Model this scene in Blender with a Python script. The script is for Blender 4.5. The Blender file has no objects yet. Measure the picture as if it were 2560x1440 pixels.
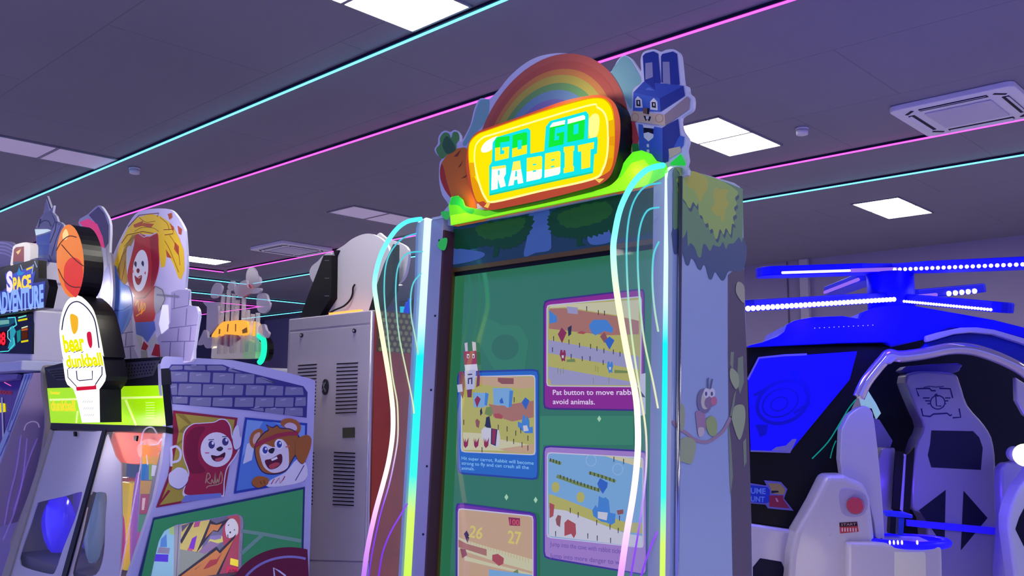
import bpy, math, random
from mathutils import Vector, Matrix
random.seed(7)
sc = bpy.context.scene
COL = sc.collection
V = Vector
# ------------------------------------------------------------------ camera, recovered from the two ceiling vanishing points (2560x1440 frame)
CX, CY = 1280.0, 720.0
v1 = (-1130 - CX, -(1003 - CY)); v2 = (3450 - CX, -(1030 - CY))
FL = math.sqrt(-(v1[0] * v2[0] + v1[1] * v2[1]))
ax = -V((v1[0], v1[1], -FL)).normalized(); ay = V((v2[0], v2[1], -FL)).normalized(); az = ax.cross(ay)
RC = Matrix((ax, ay, az))                      # camera space -> world
EYE = V((0, 0, 1.5))
CEIL = 4.0
cd = bpy.data.cameras.new('camera'); cam = bpy.data.objects.new('camera', cd); COL.objects.link(cam)
cam.matrix_world = Matrix.Translation(EYE) @ RC.to_4x4()
cd.sensor_width = 36; cd.lens = FL * 36 / 2560; cd.clip_start = .05; cd.clip_end = 200
sc.camera = cam

def ray(px, py): return RC @ V((px - CX, -(py - CY), -FL))
def onz(px, py, z=CEIL):
    d = ray(px, py); return EYE + d * ((z - EYE.z) / d.z)
def ony(px, py, y):
    d = ray(px, py); return EYE + d * ((y - EYE.y) / d.y)
def onx(px, py, x):
    d = ray(px, py); return EYE + d * ((x - EYE.x) / d.x)

class Pl:
    """a real plane in the room: origin o, horizontal axis a, up axis b, normal n towards the visitor"""
    def __init__(s, o, a, b):
        s.o = V(o); s.a = V(a).normalized(); s.b = V(b); s.b = (s.b - s.a * s.a.dot(s.b)).normalized(); s.n = s.a.cross(s.b)
    def hit(s, px, py, d=0.0):
        r = ray(px, py); o = s.o + s.n * d
        return EYE + r * ((o - EYE).dot(s.n) / r.dot(s.n))
    def uv(s, p): q = p - s.o; return q.dot(s.a), q.dot(s.b)
    def w(s, u, v, d=0.0): return s.o + s.a * u + s.b * v + s.n * d

def K(s, spec):
    """outline points read off an enlarged view: spec = 'x0 y0 scale'"""
    x0, y0, k = (float(t) for t in spec.split())
    return [(x0 + float(a) / k, y0 + float(b) / k) for a, b in (t.split(',') for t in s.split())]

def smooth(p, k=5, closed=True):
    out = []; n = len(p)
    for i in range(n if closed else n - 1):
        g = (lambda j: p[j % n]) if closed else (lambda j: p[max(0, min(n - 1, j))])
        a, b, c, d = g(i - 1), g(i), g(i + 1), g(i + 2)
        for t in (j / k for j in range(k)):
            out.append(tuple(.5 * (2 * b[m] + (c[m] - a[m]) * t + (2 * a[m] - 5 * b[m] + 4 * c[m] - d[m]) * t * t + (3 * b[m] - a[m] - 3 * c[m] + d[m]) * t ** 3) for m in range(len(b))))
    if not closed: out.append(tuple(p[-1]))
    return out

def ell(cx, cy, rx, ry, rot=0, n=28, a0=0, a1=360):
    c, s = math.cos(math.radians(rot)), math.sin(math.radians(rot)); out = []
    m = n if a1 - a0 >= 360 else n + 1
    for i in range(m):
        t = math.radians(a0 + (a1 - a0) * i / n); x, y = rx * math.cos(t), ry * math.sin(t)
        out.append((cx + x * c - y * s, cy + x * s + y * c))
    return out

# ------------------------------------------------------------------ materials
def lin(c):
    if isinstance(c, str): c = tuple(int(c[i:i + 2], 16) for i in (0, 2, 4))
    return tuple(((x / 255) / 12.92 if x / 255 <= .04045 else ((x / 255 + .055) / 1.055) ** 2.4) for x in c)
MATS = {}
def mat(col, rough=.5, metal=0.0, emit=None, es=1.0, coat=0.0, noise=0.0, ior=None, alpha=1.0, trans=0.0):
    key = (col, rough, metal, emit, es, coat, noise, ior, alpha, trans)
    if key in MATS: return MATS[key]
    m = bpy.data.materials.new('surface'); m.use_nodes = True; nt = m.node_tree; b = nt.nodes['Principled BSDF']
    c = lin(col)
    b.inputs['Base Color'].default_value = (*c, 1); b.inputs['Roughness'].default_value = rough; b.inputs['Metallic'].default_value = metal
    if not coat and not metal and rough > .1: b.inputs['Specular IOR Level'].default_value = .22
    if coat: b.inputs['Coat Weight'].default_value = coat; b.inputs['Coat Roughness'].default_value = .06
    if ior: b.inputs['IOR'].default_value = ior
    if alpha < 1: b.inputs['Alpha'].default_value = alpha
    if trans: b.inputs['Transmission Weight'].default_value = trans
    if emit: b.inputs['Emission Color'].default_value = (*lin(emit), 1); b.inputs['Emission Strength'].default_value = es
    # a little grain in every surface, so that nothing is perfectly even
    tc = nt.nodes.new('ShaderNodeTexCoord'); nz = nt.nodes.new('ShaderNodeTexNoise'); nz.inputs['Scale'].default_value = 9; nz.inputs['Detail'].default_value = 4
    nt.links.new(tc.outputs['Object'], nz.inputs['Vector'])
    mr = nt.nodes.new('ShaderNodeMapRange'); mr.inputs['To Min'].default_value = max(0, rough - .06); mr.inputs['To Max'].default_value = min(1, rough + .06)
    nt.links.new(nz.outputs['Fac'], mr.inputs['Value']); nt.links.new(mr.outputs['Result'], b.inputs['Roughness'])
    if noise:
        mx = nt.nodes.new('ShaderNodeMixRGB'); mx.blend_type = 'MIX'; mx.inputs['Color1'].default_value = (*c, 1); mx.inputs['Color2'].default_value = (*[x * (1 - noise) for x in c], 1)
        nt.links.new(nz.outputs['Fac'], mx.inputs['Fac']); nt.links.new(mx.outputs['Color'], b.inputs['Base Color'])
    MATS[key] = m; return m
def glow(col, es=1.0):
    key = ('glow', col, es)
    if key in MATS: return MATS[key]
    m = bpy.data.materials.new('glow'); m.use_nodes = True; nt = m.node_tree; nt.nodes.clear()
    e = nt.nodes.new('ShaderNodeEmission'); o = nt.nodes.new('ShaderNodeOutputMaterial')
    e.inputs['Color'].default_value = (*lin(col), 1); e.inputs['Strength'].default_value = es
    nt.links.new(e.outputs[0], o.inputs[0]); MATS[key] = m; return m
def rgbled(stops, es=1.0, z0=0.0, z1=2.6):
    """colour-changing LED tape: the diodes' colour runs along the height of the tape"""
    m = bpy.data.materials.new('led_gradient'); m.use_nodes = True; nt = m.node_tree; nt.nodes.clear()
    g = nt.nodes.new('ShaderNodeNewGeometry'); sp = nt.nodes.new('ShaderNodeSeparateXYZ'); mr = nt.nodes.new('ShaderNodeMapRange')
    mr.inputs['From Min'].default_value = z0; mr.inputs['From Max'].default_value = z1
    cr = nt.nodes.new('ShaderNodeValToRGB'); e = nt.nodes.new('ShaderNodeEmission'); o = nt.nodes.new('ShaderNodeOutputMaterial')
    nt.links.new(g.outputs['Position'], sp.inputs[0]); nt.links.new(sp.outputs['Z'], mr.inputs['Value']); nt.links.new(mr.outputs[0], cr.inputs[0])
    nt.links.new(cr.outputs[0], e.inputs[0]); nt.links.new(e.outputs[0], o.inputs[0]); e.inputs['Strength'].default_value = es
    el = cr.color_ramp.elements
    while len(el) < len(stops): el.new(.5)
    for k, (z, c) in enumerate(stops): el[k].position = (z - z0) / (z1 - z0); el[k].color = (*lin(c), 1)
    return m
def clear(col='ffffff', a=.1, rough=.03, es=0.0, ecol='ffffff'):
    """clear acrylic sheet: mostly see-through, with a glossy skin"""
    key = ('clear', col, a, rough, es, ecol)
    if key in MATS: return MATS[key]
    m = bpy.data.materials.new('acrylic'); m.use_nodes = True; nt = m.node_tree; b = nt.nodes['Principled BSDF']; o = nt.nodes['Material Output']
    b.inputs['Base Color'].default_value = (*lin(col), 1); b.inputs['Roughness'].default_value = rough
    if es: b.inputs['Emission Color'].default_value = (*lin(ecol), 1); b.inputs['Emission Strength'].default_value = es
    t = nt.nodes.new('ShaderNodeBsdfTransparent'); mx = nt.nodes.new('ShaderNodeMixShader'); mx.inputs[0].default_value = a
    nt.links.new(t.outputs[0], mx.inputs[1]); nt.links.new(b.outputs[0], mx.inputs[2]); nt.links.new(mx.outputs[0], o.inputs[0])
    MATS[key] = m; return m

# ------------------------------------------------------------------ mesh building
def wloc(o):
    p = V((0, 0, 0))
    while o: p += o.location; o = o.parent
    return p
class MB:
    def __init__(s): s.v = []; s.f = []; s.m = []; s.sm = []; s.mats = []; s.lay = 0
    def mi(s, m):
        if m not in s.mats: s.mats.append(m)
        return s.mats.index(m)
    def face(s, pts, m, sm=False):
        b = len(s.v); s.v += [V(p) for p in pts]; s.f.append(tuple(range(b, b + len(pts)))); s.m.append(s.mi(m)); s.sm.append(sm); return s
    def prism3(s, front, off, m, ms=None, mb=None):
        n = len(front); b = len(s.v); ms = ms or m; mb = mb or ms; off = V(off)
        s.v += [V(p) for p in front] + [V(p) + off for p in front]
        s.f.append(tuple(range(b, b + n))); s.m.append(s.mi(m)); s.sm.append(False)
        s.f.append(tuple(b + n + i for i in reversed(range(n)))); s.m.append(s.mi(mb)); s.sm.append(False)
        for i in range(n):
            j = (i + 1) % n; s.f.append((b + i, b + n + i, b + n + j, b + j)); s.m.append(s.mi(ms)); s.sm.append(False)
        return s
    def _ccw(s, pl, pts):
        q = [pl.uv(p) for p in pts]; A = sum(q[i][0] * q[(i + 1) % len(q)][1] - q[(i + 1) % len(q)][0] * q[i][1] for i in range(len(q)))
        return pts if A > 0 else pts[::-1]
    def prism(s, pl, px, d, th, m, ms=None, mb=None):
        """a plate of real thickness whose front lies d in front of plane pl"""
        pts = s._ccw(pl, [pl.hit(x, y, d) for x, y in px]); return s.prism3(pts, pl.n * -th, m, ms, mb)
    def art(s, pl, px, m, d=.001, step=.00006):
        """one flat printed shape on a panel, each later shape printed over the earlier"""
        dd = d + s.lay * step; s.lay += 1
        return s.face(s._ccw(pl, [pl.hit(x, y, dd) for x, y in px]), m)
    def line(s, pl, px, wd, m, d=.001, step=.00006, closed=False):
        """a printed line, wd wide in the reading units"""
        dd = d + s.lay * step; s.lay += 1
        P = [V(p) for p in px]; n = len(P)
        L = []; R_ = []
        for i in range(n):
            a = P[(i - 1) % n] if closed or i > 0 else P[i]; c = P[(i + 1) % n] if closed or i < n - 1 else P[i]
            t = (c - a); t = t.normalized() if t.length > 1e-6 else V((1, 0)); nn = V((-t.y, t.x)) * wd / 2
            L.append(P[i] + nn); R_.append(P[i] - nn)
        for i in range(n if closed else n - 1):
            j = (i + 1) % n
            s.face(s._ccw(pl, [pl.hit(q.x, q.y, dd) for q in (L[i], L[j], R_[j], R_[i])]), m)
        return s
    def box(s, x0, x1, y0, y1, z0, z1, m):
        return s.prism3([(x0, y0, z0), (x1, y0, z0), (x1, y0, z1), (x0, y0, z1)], (0, y1 - y0, 0), m)
    def obox(s, c, a, b, n, la, lb, ln, m):
        a, b, n, c = V(a).normalized(), V(b).normalized(), V(n).normalized(), V(c)
        f = [c + a * i * la / 2 + b * j * lb / 2 + n * ln / 2 for i, j in ((-1, -1), (1, -1), (1, 1), (-1, 1))]
        return s.prism3(f, n * -ln, m)
    def tube(s, pts, r, m, seg=8, closed=False, caps=True, r1=None):
        pts = [V(p) for p in pts]; n = len(pts); b = len(s.v); up = None
        for i, p in enumerate(pts):
            a = pts[(i - 1) % n] if closed or i else p; c = pts[(i + 1) % n] if closed or i < n - 1 else p
            t = (c - a).normalized()
            if up is None: up = t.orthogonal().normalized()
            up = (up - t * up.dot(t)).normalized(); w = t.cross(up)
            rr = r if r1 is None else r + (r1 - r) * i / (n - 1)
            for k in range(seg):
                q = 2 * math.pi * k / seg; s.v.append(p + (up * math.cos(q) + w * math.sin(q)) * rr)
        for i in range(n if closed else n - 1):
            for k in range(seg):
                j = (i + 1) % n; k2 = (k + 1) % seg
                s.f.append((b + i * seg + k, b + i * seg + k2, b + j * seg + k2, b + j * seg + k)); s.m.append(s.mi(m)); s.sm.append(True)
        if caps and not closed:
            s.f.append(tuple(b + k for k in reversed(range(seg)))); s.m.append(s.mi(m)); s.sm.append(False)
            s.f.append(tuple(b + (n - 1) * seg + k for k in range(seg))); s.m.append(s.mi(m)); s.sm.append(False)
        return s
    def cyl(s, p0, p1, r, m, seg=20, r1=None): return s.tube([p0, p1], r, m, seg, r1=r1)
    def ball(s, c, rx, ry, rz, m, nu=18, nv=10, wob=0.0):
        b = len(s.v); c = V(c)
        for i in range(nv + 1):
            t = math.pi * i / nv
            for j in range(nu):
                q = 2 * math.pi * j / nu; k = 1 + wob * math.sin(3 * q + 2.1 * t) * math.sin(t) + wob * .6 * math.sin(5 * q - 3 * t)
                s.v.append(c + V((rx * math.sin(t) * math.cos(q), ry * math.sin(t) * math.sin(q), rz * math.cos(t))) * k)
        for i in range(nv):
            for j in range(nu):
                j2 = (j + 1) % nu
                s.f.append((b + i * nu + j, b + (i + 1) * nu + j, b + (i + 1) * nu + j2, b + i * nu + j2)); s.m.append(s.mi(m)); s.sm.append(True)
        return s
    def text(s, pl, body, bl, br, tl, m, d=.001, step=.00006, bold=0.0):
        """lettering laid on a panel: baseline runs from bl to br, capitals reach tl"""
        dd = d + s.lay * step; s.lay += 1
        cu = bpy.data.curves.new('lettering', 'FONT'); cu.body = body; cu.size = 1; cu.offset = bold; cu.resolution_u = 3
        o = bpy.data.objects.new('lettering', cu); COL.objects.link(o); bpy.context.view_layer.update()
        me = o.to_mesh(); vs = [v.co.copy() for v in me.vertices]; fs = [tuple(p.vertices) for p in me.polygons]
        o.to_mesh_clear(); bpy.data.objects.remove(o); bpy.data.curves.remove(cu)
        if not vs: return s
        x0 = min(v.x for v in vs); x1 = max(v.x for v in vs); H = .72
        A = pl.hit(*bl, dd); U = pl.hit(*br, dd) - A; W = pl.hit(*tl, dd) - A; b = len(s.v)
        s.v += [A + U * ((v.x - x0) / (x1 - x0)) + W * (v.y / H) for v in vs]
        flip = U.cross(W).dot(pl.n) < 0
        for f in fs: s.f.append(tuple(b + i for i in (reversed(f) if flip else f))); s.m.append(s.mi(m)); s.sm.append(False)
        return s
    def build(s, name, parent=None, bevel=0.0, kind=None, label=None, sub=0):
        me = bpy.data.meshes.new(name); o = bpy.data.objects.new(name, me); COL.objects.link(o)
        if parent: o.parent = parent; base = wloc(parent)
        else:
            xs = [v.x for v in s.v]; ys = [v.y for v in s.v]; zs = [v.z for v in s.v]
            base = V(((min(xs) + max(xs)) / 2, (min(ys) + max(ys)) / 2, min(zs))); o.location = base
        me.from_pydata([v - base for v in s.v], [], s.f)
        for m in s.mats: me.materials.append(m)
        me.polygons.foreach_set('material_index', s.m); me.polygons.foreach_set('use_smooth', s.sm); me.update()
        if bevel:
            b = o.modifiers.new('bevel', 'BEVEL'); b.width = bevel; b.segments = 3; b.limit_method = 'ANGLE'; b.angle_limit = .6
        if sub:
            b = o.modifiers.new('subdivision', 'SUBSURF'); b.levels = sub; b.render_levels = sub
        if kind: o['kind'] = kind
        if label: o['label'] = label
        return o
def tag(o, label, cat, group=None):
    o['label'] = label; o['category'] = cat
    if group: o['group'] = group
    return o
def thing(name, loc, label, cat, group=None):
    o = bpy.data.objects.new(name, None); COL.objects.link(o); o.location = loc; o.empty_display_size = .2
    return tag(o, label, cat, group)
def dup(root, loc, label):
    r = root.copy(); COL.objects.link(r); r.location = loc; r['label'] = label
    for ch in list(root.children):
        c = ch.copy(); COL.objects.link(c); c.parent = r
        for g in ch.children:
            d = g.copy(); COL.objects.link(d); d.parent = c
    return r
# ================================================================== setting
def surf(name, base, seams=None):
    m = bpy.data.materials.new(name); m.use_nodes = True; nt = m.node_tree; b = nt.nodes['Principled BSDF']
    tc = nt.nodes.new('ShaderNodeTexCoord'); nz = nt.nodes.new('ShaderNodeTexNoise'); nz.inputs['Scale'].default_value = .7; nz.inputs['Detail'].default_value = 5
    nt.links.new(tc.outputs['Object'], nz.inputs['Vector'])
    mx = nt.nodes.new('ShaderNodeMixRGB'); mx.inputs['Color1'].default_value = (*[x * .88 for x in lin(base)], 1); mx.inputs['Color2'].default_value = (*[min(1, x * 1.1) for x in lin(base)], 1)
    nt.links.new(nz.outputs['Fac'], mx.inputs['Fac']); out = mx.outputs['Color']
    if seams:
        br = nt.nodes.new('ShaderNodeTexBrick'); w, h, ms = seams
        br.inputs['Scale'].default_value = 1; br.inputs['Brick Width'].default_value = w; br.inputs['Row Height'].default_value = h
        br.inputs['Mortar Size'].default_value = ms; br.inputs['Mortar Smooth'].default_value = .2; br.offset = .37
        br.inputs['Color1'].default_value = (1, 1, 1, 1); br.inputs['Color2'].default_value = (.97, .97, .97, 1); br.inputs['Mortar'].default_value = (.72, .72, .72, 1)
        nt.links.new(tc.outputs['Object'], br.inputs['Vector'])
        mm = nt.nodes.new('ShaderNodeMixRGB'); mm.blend_type = 'MULTIPLY'; mm.inputs['Fac'].default_value = 1
        nt.links.new(out, mm.inputs['Color1']); nt.links.new(br.outputs['Color'], mm.inputs['Color2']); out = mm.outputs['Color']
    nt.links.new(out, b.inputs['Base Color']); b.inputs['Roughness'].default_value = .62
    return m
XW, XE, YS, YN = -23.8, 9.0, -5.0, 14.4
MB().box(XW - .1, XE, YS, YN + .1, CEIL, CEIL + .08, surf('ceiling_planks', '807c90', (2.44, 1.22, .006))).build('ceiling', kind='structure')
MB().box(XW - .1, XE, YS, YN + .1, -.08, 0, surf('floor_tiles', 'ccc4e0', (.8, .8, .004))).build('floor', kind='structure')
wallm = surf('wall_paint', '8c80a8')
MB().box(XW, XE, YN, YN + .1, 0, CEIL, wallm).build('wall_back', kind='structure')
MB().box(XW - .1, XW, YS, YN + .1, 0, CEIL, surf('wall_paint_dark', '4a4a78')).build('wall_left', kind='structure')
p = onz(2014, 650); px0 = ony(2003, 660, YN).x; px1 = ony(2024, 660, YN).x
MB().box(px0, px1, YN - .09, YN, 0, CEIL, mat('b4acc4', .6)).build('trim_1', kind='structure', bevel=.01)
px0 = ony(1968, 660, YN).x
MB().box(px0 - .012, px0 + .012, YN - .012, YN, 0, CEIL, mat('5a5270', .6)).build('trim_2', kind='structure')

# ------------------------------------------------------------------ ceiling fittings
LIT = glow('fffbea', 34.0); OFF_GLOW = mat('ece6f0', .45, emit='b898d8', es=.13); FRM = mat('8a8894', .5)  # unlit panels get a faint lavender emission in place of light they receive
def ceiling_light(x, y, lit, label, group=None, name='ceiling_light'):
    o = thing(name, (x, y, CEIL), label, 'ceiling light', group)
    fr = MB(); W, L = .29, .585
    for a in ((-W, W, -L, -L + .018), (-W, W, L - .018, L), (-W, -W + .018, -L, L), (W - .018, W, -L, L), (-W, W, -.014, .014)):
        fr.box(x + a[0], x + a[1], y + a[2], y + a[3], CEIL - .016, CEIL - .001, FRM)
    fr.build('light_frame', o)
    for k in (-1, 1):
        MB().box(x - W + .018, x + W - .018, y + (k * (L - .009) / 2 + k * .0045 - (L - .009) / 2 + .012), y + (k * (L - .009) / 2 + k * .0045 + (L - .009) / 2 - .012), CEIL - .011, CEIL - .002, LIT if lit else OFF_GLOW).build('diffuser', o)
    return o
lx = -4.205
c0 = ceiling_light(lx, 3.165, True, 'glowing two-tile ceiling panel cut off by the top edge, above the nearest cyan strip')
dup(c0, (lx, 7.28, CEIL), 'glowing two-tile ceiling panel seen beside the blue rabbit cutout ears')
dup(c0, (lx, 11.35, CEIL), 'smallest glowing ceiling panel on the right, just above the purple back wall')
u0 = ceiling_light(-9.45, 3.2, False, 'unlit two-tile ceiling panel with added lavender glow at the left edge beside the cyan strip', name='ceiling_light')
dup(u0, (-9.41, 7.3, CEIL), 'unlit ceiling panel with added lavender glow far back, left of the tall cabinet with the yellow sign')
f0 = dup(c0, (-14.6, 7.4, CEIL), 'glowing far ceiling panel seen just right of the red hooded bear topper')
# more panels of the same grid, behind the visitor
for i, (x, y) in enumerate(((1.05, 7.28), (1.05, 11.35), (6.3, 3.165), (6.3, 7.28), (6.3, 11.35), (-9.41, 11.35), (-14.7, 11.35), (-14.7, 3.165), (-20, 3.165), (-14.7, -.9), (1.05, -.9), (-9.41, -.9))):
    dup(c0, (x, y, CEIL), 'glowing two-tile ceiling panel of the row outside the picture')['group'] = 'ceiling panels outside the picture'

def air_con(x, y, label):
    o = thing('air_conditioner', (x, y, CEIL), label, 'air conditioner')
    W = .475; wm = mat('e2dfec', .4); dk = mat('15152a', .5); gm = mat('c4bfd6', .55)
    b = MB(); z = CEIL
    pts = [(x + sx * (W - .07 * (1 - abs(cx_))), y) for sx, cx_ in ()]
    rr = []
    for cx_, cy_, a0 in ((W - .06, W - .06, 0), (-W + .06, W - .06, 90), (-W + .06, -W + .06, 180), (W - .06, -W + .06, 270)):
        for k in range(5):
            t = math.radians(a0 + 22.5 * k); rr.append((x + cx_ + .06 * math.cos(t), y + cy_ + .06 * math.sin(t), z - .05))
    b.prism3(rr[::-1], (0, 0, .049), wm).build('cover_panel', o, bevel=.008)
    g = MB(); q = .255
    g.box(x - q, x + q, y - q, y + q, z - .062, z - .051, gm)
    g.build('intake_grille', o, bevel=.004)
    for k in range(4):
        c, s = (1, 0, -1, 0)[k], (0, 1, 0, -1)[k]
        MB().obox((x + c * .36, y + s * .36, z - .052), (-s, c, 0), (c, s, 0), (0, 0, 1), .52, .05, .006, dk).build('air_slot', o)
        fl = MB().obox((x + c * .372, y + s * .372, z - .057), (-s, c, 0), (c, s, -.35), (c * .35, s * .35, 1), .5, .03, .004, wm).build('louvre', o)
        dx, dy = (.345, .345, -.345, -.345)[k], (.345, -.345, -.345, .345)[k]
        MB().obox((x + dx, y + dy, z - .052), (1, -1 if dx * dy > 0 else 1, 0), (1, 1 if dx * dy > 0 else -1, 0), (0, 0, 1), .1, .025, .006, dk).build('corner_slot', o)
    return o
air_con(-2.29, 7.92, 'square white ceiling air conditioner at the right edge beside the magenta strip')
air_con(-12.38, 7.92, 'square ceiling air conditioner seen far back above the steel cabinet')
def detector(px, py, label):
    c = onz(px, py, CEIL); o = thing('smoke_detector', c, label, 'smoke detector'); wm = mat('d8d5e4', .45)
    MB().cyl((c.x, c.y, CEIL - .02), (c.x, c.y, CEIL - .001), .058, wm).build('base_plate', o)
    b = MB().cyl((c.x, c.y, CEIL - .062), (c.x, c.y, CEIL - .024), .05, wm, r1=.055)
    b.cyl((c.x, c.y, CEIL - .026), (c.x, c.y, CEIL - .018), .045, mat('5a5670', .6)); b.build('sensor_head', o)
detector(337, 420, 'round white smoke detector between the cyan and magenta strips on the left')
detector(2005, 320, 'round white smoke detector right of the lit panel beside the rabbit')
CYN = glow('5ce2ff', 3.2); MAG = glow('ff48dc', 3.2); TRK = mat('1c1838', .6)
def led_run(p0, p1, m, label, cat='light strip', group=None):
    o = thing('led_strip', ((p0[0] + p1[0]) / 2, (p0[1] + p1[1]) / 2, CEIL), label, cat, group)
    a = V((p1[0] - p0[0], p1[1] - p0[1], 0)); L = a.length; a.normalize(); n = V((-a.y, a.x, 0)); c = V(((p0[0] + p1[0]) / 2, (p0[1] + p1[1]) / 2, 0))
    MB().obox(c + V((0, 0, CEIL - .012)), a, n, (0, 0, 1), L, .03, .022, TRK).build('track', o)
    MB().tube([V((p0[0], p0[1], CEIL - .03)), V((p1[0], p1[1], CEIL - .03))], .0085, m, 8).build('glowing_tube', o)
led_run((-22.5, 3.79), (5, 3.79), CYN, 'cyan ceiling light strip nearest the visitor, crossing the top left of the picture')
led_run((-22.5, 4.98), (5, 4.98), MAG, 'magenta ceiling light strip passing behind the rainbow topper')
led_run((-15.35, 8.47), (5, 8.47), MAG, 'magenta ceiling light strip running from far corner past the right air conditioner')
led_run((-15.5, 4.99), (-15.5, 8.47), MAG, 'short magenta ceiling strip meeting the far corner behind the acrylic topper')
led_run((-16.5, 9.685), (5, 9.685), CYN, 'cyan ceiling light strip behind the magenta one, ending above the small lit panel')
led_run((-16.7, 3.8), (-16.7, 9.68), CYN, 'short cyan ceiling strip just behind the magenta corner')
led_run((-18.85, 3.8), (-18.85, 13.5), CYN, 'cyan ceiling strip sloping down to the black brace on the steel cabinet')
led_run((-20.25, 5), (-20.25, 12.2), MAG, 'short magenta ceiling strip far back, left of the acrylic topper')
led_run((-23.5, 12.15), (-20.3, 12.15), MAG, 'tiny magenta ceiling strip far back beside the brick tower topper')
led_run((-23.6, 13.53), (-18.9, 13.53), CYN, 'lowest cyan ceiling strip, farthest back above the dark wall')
# ================================================================== tall cabinet with the yellow sign
TH = .05
MP = Pl((0, 1.86, 1.5), (1, 0, 0), (0, math.sin(TH), math.cos(TH)))
def mu(px, py, d=0): return MP.uv(MP.hit(px, py, d))
XL, XR = -2.195, -1.226
SP = Pl((XR, 0, 1.5), (0, 1, 0), (0, 0, 1))            # its printed right side
WHITE = mat('e4e4ea', .35); WHITEG = mat('dfe2ee', .25, coat=.5); BLACK = mat('0c0c12', .35); DARK = mat('1d1a2a', .5)
g = thing('arcade_cabinet', (-1.71, 2.2, 0), 'tall upright arcade cabinet with glowing yellow title sign and curved light wings', 'arcade machine')
# side outline, front edge leaning back
so = [SP.hit(*q) for q in [(1674, 1440), (1679, 1000), (1681, 640), (1678, 445), (1681, 426), (1690, 417)] + [(1762, 436), (1835, 457), (1850, 467), (1857, 484), (1861, 700), (1870, 1000), (1882, 1440)]]
yf0 = so[0].y - (so[0].z - .02) * math.tan(TH); yb = so[-1].y
so = [V((XR, yf0, .02))] + so + [V((XR, yb, .02))]
b = MB(); ci = [V((XR - .012, min(p.y + .075, yb), p.z)) for p in so]
b.prism3(ci, (XL - XR + .024, 0, 0), mat('2a2440', .5), mat('3c3658', .5)); b.build('body', g)
MB().prism3(so, (-.012, 0, 0), mat('a9bfe6', .3, coat=.4), mat('c8ccd8', .3)).build('side_panel', g)
MB().prism3([p + V((XL - XR + .012, 0, 0)) for p in so], (-.012, 0, 0), mat('a9bfe6', .3)).build('side_panel', g)
# print on the side
S5 = lambda s: K(s, '1660 400 4'); S6 = lambda s: K(s, '1660 880 4')
sp = g.children[1]
a = MB()
a.art(SP, S5('640,1150 700,1100 803,1090 806,1440') + S6('826,0 850,800 868,1440') + [(1880, 1440), (1832, 1440)] + S6('672,1440 650,900 640,0'), mat('6b5f74', .45), d=.0006)
for q in ('668,0 700,0 690,180 660,120', '740,60 790,40 800,300 760,420 730,300', '640,640 670,900 690,1240 665,1440 650,1000', '790,900 820,860 826,1100 800,1150', '700,420 720,380 690,640 660,640'): a.art(SP, S6(q), mat('8c9c84', .45))
fol1 = '95,660 100,920 130,935 150,890 190,935 220,1040 250,1050 270,990 300,1000 340,1080 370,1100 395,1050 420,1070 450,1180 480,1190 510,1120 540,1150 580,1205 610,1190 630,1140 660,1110 797,1090 795,780 400,700'
fol2 = '95,250 90,670 140,680 180,780 215,740 230,700 240,860 265,830 310,880 340,965 370,965 390,850 420,850 460,910 490,850 520,860 560,865 590,820 620,890 645,840 700,830 750,770 785,800 788,345 750,275 400,145 140,72 95,110'
fol3 = '130,90 160,150 120,200 150,240 130,300 150,330 175,370 215,420 240,470 265,480 290,420 325,465 340,430 350,540 380,560 410,640 440,630 455,700 485,690 510,780 535,780 560,690 595,750 620,680 665,750 680,640 705,645 690,570 720,540 700,480 730,440 710,380 740,340 710,290 560,200 400,148 140,75'
a.art(SP, smooth(S5(fol1), 3), mat('50648c', .45)); a.art(SP, smooth(S5(fol2), 3), mat('78a478', .45))
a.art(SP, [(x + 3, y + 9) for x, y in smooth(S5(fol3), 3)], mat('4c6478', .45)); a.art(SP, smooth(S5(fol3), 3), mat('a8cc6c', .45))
a.art(SP, smooth(S5('220,170 270,140 290,112 400,155 440,220 430,300 390,350 370,420 340,380 300,300 230,260')), mat('c8cc58', .45))
a.art(SP, smooth(S5('520,270 550,290 640,300 620,370 650,440 620,490 590,620 560,560 520,550 475,490 510,420 490,360')), mat('c8cc58', .45))
vn = mat('b094a8', .5); lf = mat('aebd94', .5)
a.line(SP, smooth(S6('82,690 140,760 210,800 320,880 430,900 520,850 600,780 665,655'), closed=False), 8, vn)
for q in ('160,520 205,560 200,760 150,770 125,640', '150,900 230,850 310,890 320,960 280,1110 220,1110 130,1060', '710,540 800,540 810,700 755,880 690,720 680,640', '670,160 740,220 750,320 715,370 660,260'): a.art(SP, smooth(S6(q)), lf)
a.art(SP, smooth(S5('735,1220 799,1260 801,1430 722,1330')), mat('b9b9a0', .5))
a.art(SP, smooth(S6('320,600 400,600 420,760 350,840 325,700')), mat('b08cac', .5)); a.art(SP, smooth(S6('345,760 400,760 395,830 350,845')), mat('d8cccc', .5))
a.art(SP, S6(' '.join(f'{x:.0f},{y:.0f}' for x, y in ell(405, 490, 75, 125))), mat('857ea2', .5))
a.art(SP, S6(' '.join(f'{x:.0f},{y:.0f}' for x, y in ell(425, 470, 52, 105, 10))), mat('d8d4c8', .5))
a.art(SP, S6(' '.join(f'{x:.0f},{y:.0f}' for x, y in ell(450, 505, 45, 60, 10))), mat('9c80a0', .5))
for x in (425, 482):
    a.art(SP, S6(' '.join(f'{u:.0f},{v:.0f}' for u, v in ell(x, 410, 30, 48))), mat('e8e6f0', .5)); a.art(SP, S6(' '.join(f'{u:.0f},{v:.0f}' for u, v in ell(x - 4, 418, 11, 22))), mat('5a5a80', .5))
a.art(SP, S6(' '.join(f'{x:.0f},{y:.0f}' for x, y in ell(500, 490, 32, 45))), mat('d0809c', .5))
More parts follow.
